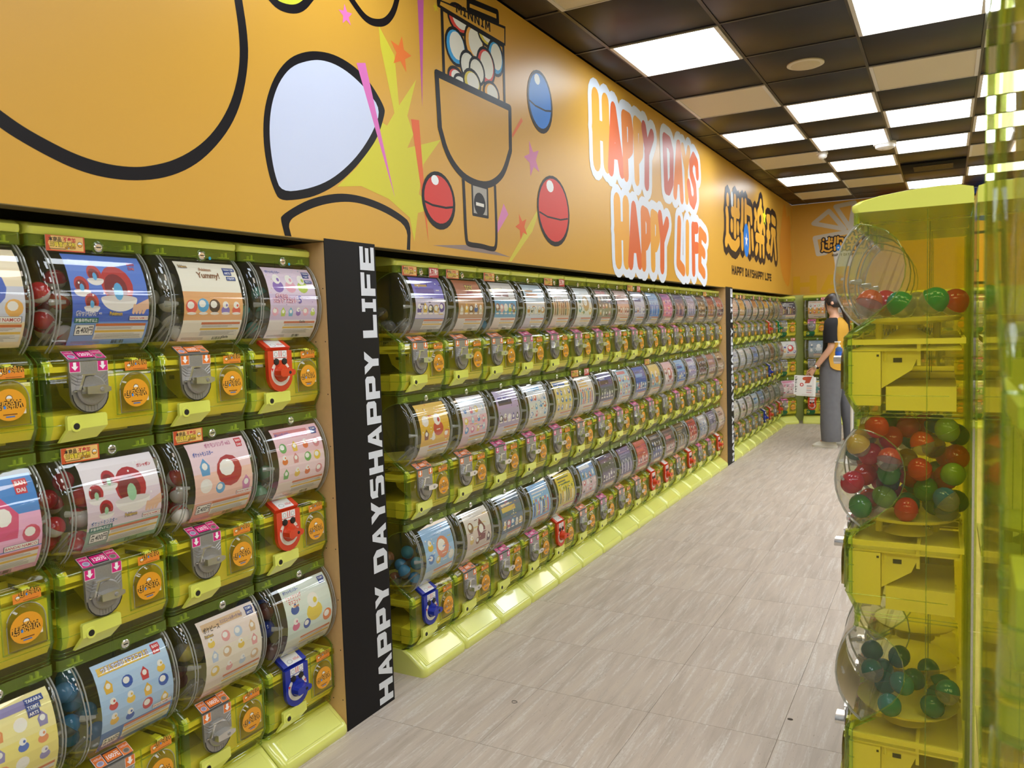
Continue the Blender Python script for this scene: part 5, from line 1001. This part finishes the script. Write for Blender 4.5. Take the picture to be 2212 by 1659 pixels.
CN = {'e0702c': 'orange', 'e8b020': 'yellow', '1f9a5a': 'green', 'd83a28': 'red', 'e05a24': 'orange', 'd03040': 'red', 'e0c050': 'amber', '2a78b8': 'blue', '4f9a3c': 'leaf green', '8fb83c': 'light green', '2f8a78': 'teal', '28907c': 'teal'}
def isl(r): return find(['island', RW[r]+' of', ISL[0]])
t3, t2, t1 = isl(2), isl(1), isl(0)
for k, (x, y, z) in zip(['~e0702c|c', '~d83a28|c', '~1f9a5a|c', '~1f9a5a|c', '~d83a28|c', '~e8b020|c', 'c|c'],
                        [(-.030, .100, .260), (-.062, .045, .258), (-.095, .098, .254), (-.160, .102, .260), (-.200, .045, .256), (-.03, -.02, .258), (-.125, .035, .254)]):
    col = CN.get(k[1:7], 'clear'); capsule(t3, x, y, z, k, f"{col} half-clear capsule on the island end stack's top hopper, {'nearer the back' if x < -.1 else 'nearer the dome'}", 'capsules in the top island hopper', .029, R_)
lab2 = lambda k, x, y, z: f"{CN.get(k[1:7], 'tinted')} capsule in the island's middle hopper, {spot(x, y, z)}"
heap(t2, ['~e05a24|~e05a24', '~d03040|~d03040', '~2f8a78|c', '~d83a28|~d83a28', '~8fb83c|~8fb83c', '~e05a24|c', '~e0c050|c', '~4f9a3c|~4f9a3c', '~d03040|~d03040', '~2a78b8|c', '~28907c|~28907c'], 95, lab2, 'capsules in the middle island hopper', .0255, .44, -.21, .02, -.108, .108)
lab1 = lambda k, x, y, z: f"teal capsule in the island's bottom hopper, {spot(x, y, z)}"
heap(t1, ['~28907c|c', '~2f8a78|~28907c'], 13, lab1, 'capsules in the bottom island hopper', .0255, .30, -.20, -.02)

# ------------------------------------------------------------------ sanitizer stand beyond the island
st = empty('sanitizer_stand', (.975, 7.25, 0))
m = MB(); m.lathe([(.13, 0), (.13, .012), (.02, .02)], TX(.06, 0, 0), white_m, 20); m.build('stand_base', st)
MB().lathe([(.012, .015), (.012, .86)], TX(.06, 0, 0), frame_m, 10).build('stand_pole', st)
MB().box(-.075, .10, -.05, .05, .86, .875, white_m, .003).box(-.075, -.070, -.05, .05, .875, .915, frame_m).build('stand_shelf', st)
tag(st, 'white stand holding a hand sanitizer bottle, beside the woman', 'stand')
bt = empty('sanitizer_bottle', (.935, 7.25, .875)); blu = pbr('blue_label', '2a58b8', .35)
MB().loft([((0, 0, 0), .030, .030), ((0, 0, .06), .031, .031), ((0, 0, .10), .028, .028), ((0, 0, .115), .012, .012)], clearplastic('blue_tint', 'a8c8f0', '3f78d0', .35)).build('bottle_body', bt)
MB().loft([((0, 0, .02), .0318, .0318), ((0, 0, .075), .0318, .0318)], blu, 18, False).build('bottle_label', bt)
MB().lathe([(.013, .115), (.013, .13), (.005, .132), (.005, .15), (.014, .152), (.014, .162)], TX(0, 0, 0), white_m, 12).box(-.035, 0, -.005, .005, .153, .161, white_m).build('pump_head', bt)
tag(bt, 'blue hand sanitizer bottle with white pump on its stand', 'bottle')

rb = MB(); rb.tube([(.008*cos(2*pi*k/20)*(1.3 if k < 10 else 1), .008*sin(2*pi*k/20), .0012) for k in range(20)], .0008, dark_m, 5, True)
o = rb.build('rubber_band'); o.location = (.4815, 2.2297, 0); tag(o, 'small dark rubber band lying on the beige floor', 'rubber band')
o = MB().loft([((0, 0, 0), .009, .006), ((0, 0, .002), .008, .005), ((0, 0, .0028), .004, .003)], pbr('brown_scrap', '4a4030', .7), 9).build('wrapper_scrap')
o.location = (1.317, 2.492, 0); tag(o, 'tiny dark scrap on the floor near the island', 'scrap')

# ------------------------------------------------------------------ the woman with the leaflets
PS = 1.474/1.6
def skinmesh(verts, edges, radii, name, mat, sub=2):
    me = bpy.data.meshes.new(name); me.from_pydata(verts, edges, [])
    ob = bpy.data.objects.new(name, me); COL.objects.link(ob)
    md = ob.modifiers.new('s', 'SKIN'); md.use_smooth_shade = True
    sv = me.skin_vertices[0].data if me.skin_vertices else None
    if sv is None:
        bm = bmesh.new(); bm.from_mesh(me); bm.verts.layers.skin.verify(); bm.to_mesh(me); bm.free(); sv = me.skin_vertices[0].data
    for i, r in enumerate(radii): sv[i].radius = (r, r) if not isinstance(r, tuple) else r
    sv[0].use_root = True
    ms = ob.modifiers.new('u', 'SUBSURF'); ms.levels = ms.render_levels = sub
    dg = bpy.context.evaluated_depsgraph_get(); dg.update()
    m2 = bpy.data.meshes.new_from_object(ob.evaluated_get(dg)); m2.name = name
    bpy.data.objects.remove(ob); m2.materials.clear(); m2.materials.append(mat)
    m2.polygons.foreach_set('use_smooth', [True]*len(m2.polygons)); return m2
pe = empty('person', (.795, 8.135, 0), pi-.16); pe.scale = (PS,)*3
tag(pe, 'woman in black tee, mustard vest and grey wide jeans holding leaflets', 'person')
skin = pbr('skin', 'd0a084', .5); hair_m = pbr('dark_hair', '241a18', .4, noise=.3, nscale=120); tee_m = pbr('black_cotton', '100f12', .85, bump=.3, nscale=300)
vest_m = pbr('mustard_cotton', 'c8962e', .8, noise=.05, nscale=30, bump=.2); jean_m = pbr('grey_denim', '6c6c71', .85, noise=.14, nscale=22, bump=.3); shoe_m = pbr('white_canvas', 'd8d2c4', .6)
V, E, R = [], [], []
def jt(p, r, par=None):
    V.append(p); R.append(r)
    if par is not None: E.append((par, len(V)-1))
    return len(V)-1
pel = jt((0, 0, .88), .10); sp1 = jt((0, 0, 1.02), .095, pel); sp2 = jt((-.01, 0, 1.20), .105, sp1); ch = jt((-.015, 0, 1.295), .085, sp2)
nk = jt((0, 0, 1.375), .042, ch); hb = jt((.02, 0, 1.43), .060, nk); hc = jt((.022, 0, 1.495), .078, hb); ht = jt((.012, 0, 1.55), .060, hc)
jt((.10, 0, 1.468), .013, hc)
for sg, elb, wr in ((1, (-.03, .205, 1.045), (.135, .200, .83)), (-1, (-.02, -.205, 1.045), (.06, -.20, .83))):
    sh = jt((-.01, sg*.150, 1.285), .042, ch); el = jt(elb, .036, sh); fa_ = jt(tuple((elb[i]*.55+wr[i]*.45) for i in range(3)), .033, el); w = jt(wr, .023, fa_)
    d = Vector(wr)-Vector(elb); d.normalize()
    pa = jt(tuple(Vector(wr)+d*.05), .024, w)
    for k, ln in enumerate((.062, .070, .066, .052)):
        o = Vector((0, 0, 0)); off = (k-1.5)*.017
        side = Vector((-d.z, 0, d.x)) if sg > 0 else Vector((0, 1, 0))
        a = Vector(wr)+d*.085+side*off; b = a+d*ln*.55+Vector((.006, -.006*sg, -.004)); c = b+d*ln*.4+Vector((0, -.014*sg, -.010))
        q = jt(tuple(a), .0085, pa); q = jt(tuple(b), .0080, q); jt(tuple(c), .0065, q)
    side = Vector((-d.z, 0, d.x)) if sg > 0 else Vector((0, 1, 0))
    a = Vector(wr)+d*.03+side*.028; q = jt(tuple(a), .011, w); b = a+d*.035+side*.012+Vector((0, -.012*sg, 0)); q = jt(tuple(b), .0095, q); jt(tuple(b+d*.03), .008, q)
for sg, fx in ((1, .02), (-1, -.15)):
    hp2 = jt((fx*.2, sg*.085, .80), .085, pel); kn = jt((fx*.7, sg*.092, .45), .055, hp2); an = jt((fx-.02, sg*.095, .09), .037, kn); jt((fx+.10, sg*.10, .045), .030, an)
link('body', skinmesh(V, E, R, 'body', skin), pe)
for sg in (-1, 1):
    m = MB(); m.loft([((.0, sg*.074, 1.465), .008, .004), ((-.004, sg*.083, 1.485), .016, .007), ((-.002, sg*.081, 1.505), .014, .006), ((0, sg*.076, 1.515), .006, .003)], skin, 8); m.build('ear', pe)
    m = MB(); m.lathe([(.0, -.008), (.010, -.004), (.011, 0), (.008, .005), (0, .007)], TX(.084, sg*.032, 1.497) @ RX, white_m, 10); m.lathe([(.005, .004), (.004, .0075), (0, .008)], TX(.084, sg*.032, 1.497) @ RX, dark_m, 8); m.build('eye', pe)
MB().tube([(.079, -.02, 1.437), (.090, 0, 1.435), (.079, .02, 1.437)], .005, pbr('lips', 'b0605a', .5), 6).build('mouth', pe)
m = MB(); n = 20; Vh = []; Fh = []                   # hair cap, open at the face, with a side lock and a low ponytail
for i in range(9):
    a = .02+i*.245; z = 1.490+.108*cos(a); r = sin(a)
    for j in range(n):
        t = 2*pi*j/n; front = max(0, cos(t)); zz = max(z, 1.500+.035*front) if front > .35 else max(z, 1.415 if cos(t) < -.3 else 1.47)
        Vh.append((.012+(.098 if cos(t) < 0 else .092)*max(r, .75 if a > 1.3 else 0)*cos(t), .087*max(r, .8 if a > 1.3 else 0)*sin(t), zz))
for i in range(8): Fh += [(i*n+j, i*n+(j+1) % n, (i+1)*n+(j+1) % n, (i+1)*n+j) for j in range(n)]
m.add(Vh, Fh, hair_m)
m.loft([((-.075, 0, 1.47), .030, .035), ((-.100, -.012, 1.42), .034, .036), ((-.115, -.03, 1.33), .030, .036), ((-.122, -.045, 1.24), .024, .030), ((-.122, -.05, 1.15), .010, .014)], hair_m, 10)
for sg in (-1, 1): m.loft([((.055, sg*.070, 1.545), .012, .010), ((.066, sg*.074, 1.50), .009, .008), ((.060, sg*.072, 1.45), .006, .005), ((.05, sg*.066, 1.41), .003, .003)], hair_m, 8)
m.build('hair', pe, 60)
m = MB()
m.loft([((.0, 0, .80), .128, .165), ((.0, 0, .92), .120, .158), ((-.005, 0, 1.06), .112, .150), ((-.01, 0, 1.20), .116, .160), ((-.015, 0, 1.285), .100, .150), ((-.01, 0, 1.325), .070, .105), ((-.003, 0, 1.350), .052, .058), ((0, 0, 1.372), .048, .050)], tee_m, 20)
for sg in (1, -1):
    e_ = (-.024, .205, 1.095) if sg > 0 else (.0, -.205, 1.10)
    m.loft([((-.01, sg*.07, 1.345), .030, .022), ((-.012, sg*.110, 1.335), .052, .036), ((-.012, sg*.145, 1.310), .066, .045), ((-.013, sg*.165, 1.28), .070, .05), ((-.014, sg*.178, 1.245), .068, .048), ((-.02, sg*.198, 1.17), .066, .050), (e_, .068, .052), ((e_[0], e_[1], e_[2]-.004), .055, .040)], tee_m, 14)
m.build('tee_shirt', pe, 60)
m = MB(); NA = 18; rows = [(.0, .805, .156, .192), (.0, .92, .140, .176), (-.005, 1.06, .126, .163), (-.01, 1.19, .130, .168), (-.015, 1.27, .118, .158), (-.012, 1.315, .092, .125), (-.006, 1.345, .065, .075)]
Vv = []; Fv = []
for i, (cx_, z, rx, ry) in enumerate(rows):
    a0 = radians((96, 90, 92, 98, 106, 100, 92)[i]); a1 = 2*pi-a0
    for j in range(NA+1):
        t = a0+(a1-a0)*j/NA; dz = .045*(abs(j/NA-.5)*2)**6 if i == 0 else 0
        Vv.append((cx_+rx*cos(t), ry*sin(t), z+dz))
k = NA+1
for i in range(len(rows)-1): Fv += [(i*k+j, i*k+j+1, (i+1)*k+j+1, (i+1)*k+j) for j in range(NA)]
m.add(Vv, Fv, vest_m); V3 = [(x*.965-.001, y*.965, z) for x, y, z in Vv]; m.add(V3, [f[::-1] for f in Fv], vest_m)
for e0, e1 in ((0, 0), (NA, NA)): m.tube([Vv[i*k+e0] for i in range(len(rows))], .004, vest_m, 5)
m.tube([Vv[j] for j in range(NA+1)], .004, vest_m, 5)
ve = m.build('vest', pe, 60)
pr = Print(); pr.rect(-.05, 1.10, -.01, 1.15, 'd8703c'); pr.rect(0, 1.10, .05, 1.16, 'd8d2c6'); pr.rect(-.055, 1.03, .06, 1.075, '241a18'); pr.rect(-.045, 1.04, .05, 1.065, 'dda53c'); pr.ell(-.03, 1.19, .02, .02, 'c84038', 12)
def onback(s, t, z): u = (s)/.165; return (-.01-(.133+z*.0004)*math.sqrt(max(0, 1-u*u))-.004, s, t)
mb = MB(); pr.emit(mb, onback, print_m); mb.build('vest_print', ve, 0)
m = MB(); m.loft([((0, 0, .985), .118, .150), ((0, 0, .90), .130, .166), ((-.005, 0, .82), .140, .176), ((-.01, 0, .745), .138, .172)], jean_m, 20)
for sg, fx in ((1, .02), (-1, -.15)):
    m.loft([((fx*.15, sg*.078, .84), .118, .092), ((fx*.35, sg*.088, .70), .118, .092), ((fx*.75, sg*.095, .46), .098, .086), ((fx-.01, sg*.10, .24), .104, .092), ((fx-.015, sg*.102, .085), .098, .092), ((fx-.015, sg*.102, .07), .094, .088)], jean_m, 18)
m.build('jeans', pe, 60)
for sg, fx in ((1, .02), (-1, -.15)):
    m = MB(); c = fx+.05; y = sg*.10
    m.loft([((c, y, 0), .128, .044), ((c, y, .022), .130, .046), ((c-.002, y, .024), .124, .041), ((c-.015, y, .05), .100, .038), ((c-.05, y, .075), .060, .034), ((c-.06, y, .088), .045, .030)], shoe_m, 16); m.build('shoe', pe, 60)
m = MB(); d = Vector((.165, -.005, -.215)).normalized(); c = Vector((.122, .2, .847)); q_ = d.to_track_quat('Z', 'Y').to_matrix()
m.loft([(c-d*.011, .030, .030, q_), (c+d*.011, .030, .030, q_)], dark_m, 14, False); m.lathe([(.016, .027), (.016, .036), (.013, .038)], Matrix.Translation(c) @ Matrix.Rotation(-pi/2, 4, 'X') @ TX(0, 0, 0), chrome_m, 14); m.build('wrist_watch', pe)
lf = empty('leaflet', (0, 0, 0)); Mx = Matrix.Translation(pe.location) @ rotz(pi-.16)
lf.location = Mx @ Vector((.245*PS, .222*PS, .655*PS)); lf.rotation_euler = (0, -.05, pi+.05)
for i, (dx, dz, name) in enumerate(((0, 0, 'front_sheet'), (-.022, -.012, 'back_sheet'))):
    m = MB(); w, h_ = .175, .185
    m.box(dx-w/2, dx+w/2, -.004*i-.0008, -.004*i, dz-h_/2, dz+h_/2, white_m)
    if i == 0:
        pr = Print(); pr.rect(.42, 0, 1, 1, 'd8cfca'); pr.rect(.03, .03, .97, .97, 'dcdad6')
        for j, ch_ in enumerate('絶対に！押すな'): pr.text(ch_, .05, .84-.125*j, .085, '1c1a1c', None, .05, wx=.95)
        pr.ell(.40, .52, .10, .095, 'c03030', 16); pr.ell(.40, .52, .05, .05, 'e8e0dc', 12); pr.ell(.60, .84, .18, .10, 'b8522c', 12); pr.poly([(.55, .60), (.80, .62), (.92, .95), (.66, .95)], 'a84a30')
        for j in range(4): pr.rect(.66, .10+.11*j, .92, .17+.11*j, ('c8a0a0', 'b0a8a8', 'd8b0a0', '9a9494')[j])
        pr.emit(m, lambda s, t, z: (dx+w/2-s*w, .0003+z*.00005, dz-h_/2+t*h_), print_m)
    m.build(name, lf, 0)
tag(lf, 'white printed leaflets with a red button held in the woman\'s hand', 'leaflet')

# ------------------------------------------------------------------ everything to metres
for o in list(COL.objects):
    if o.parent is None and o.type not in ('CAMERA',): o.location = o.location*S; o.scale = tuple(v*S for v in o.scale)
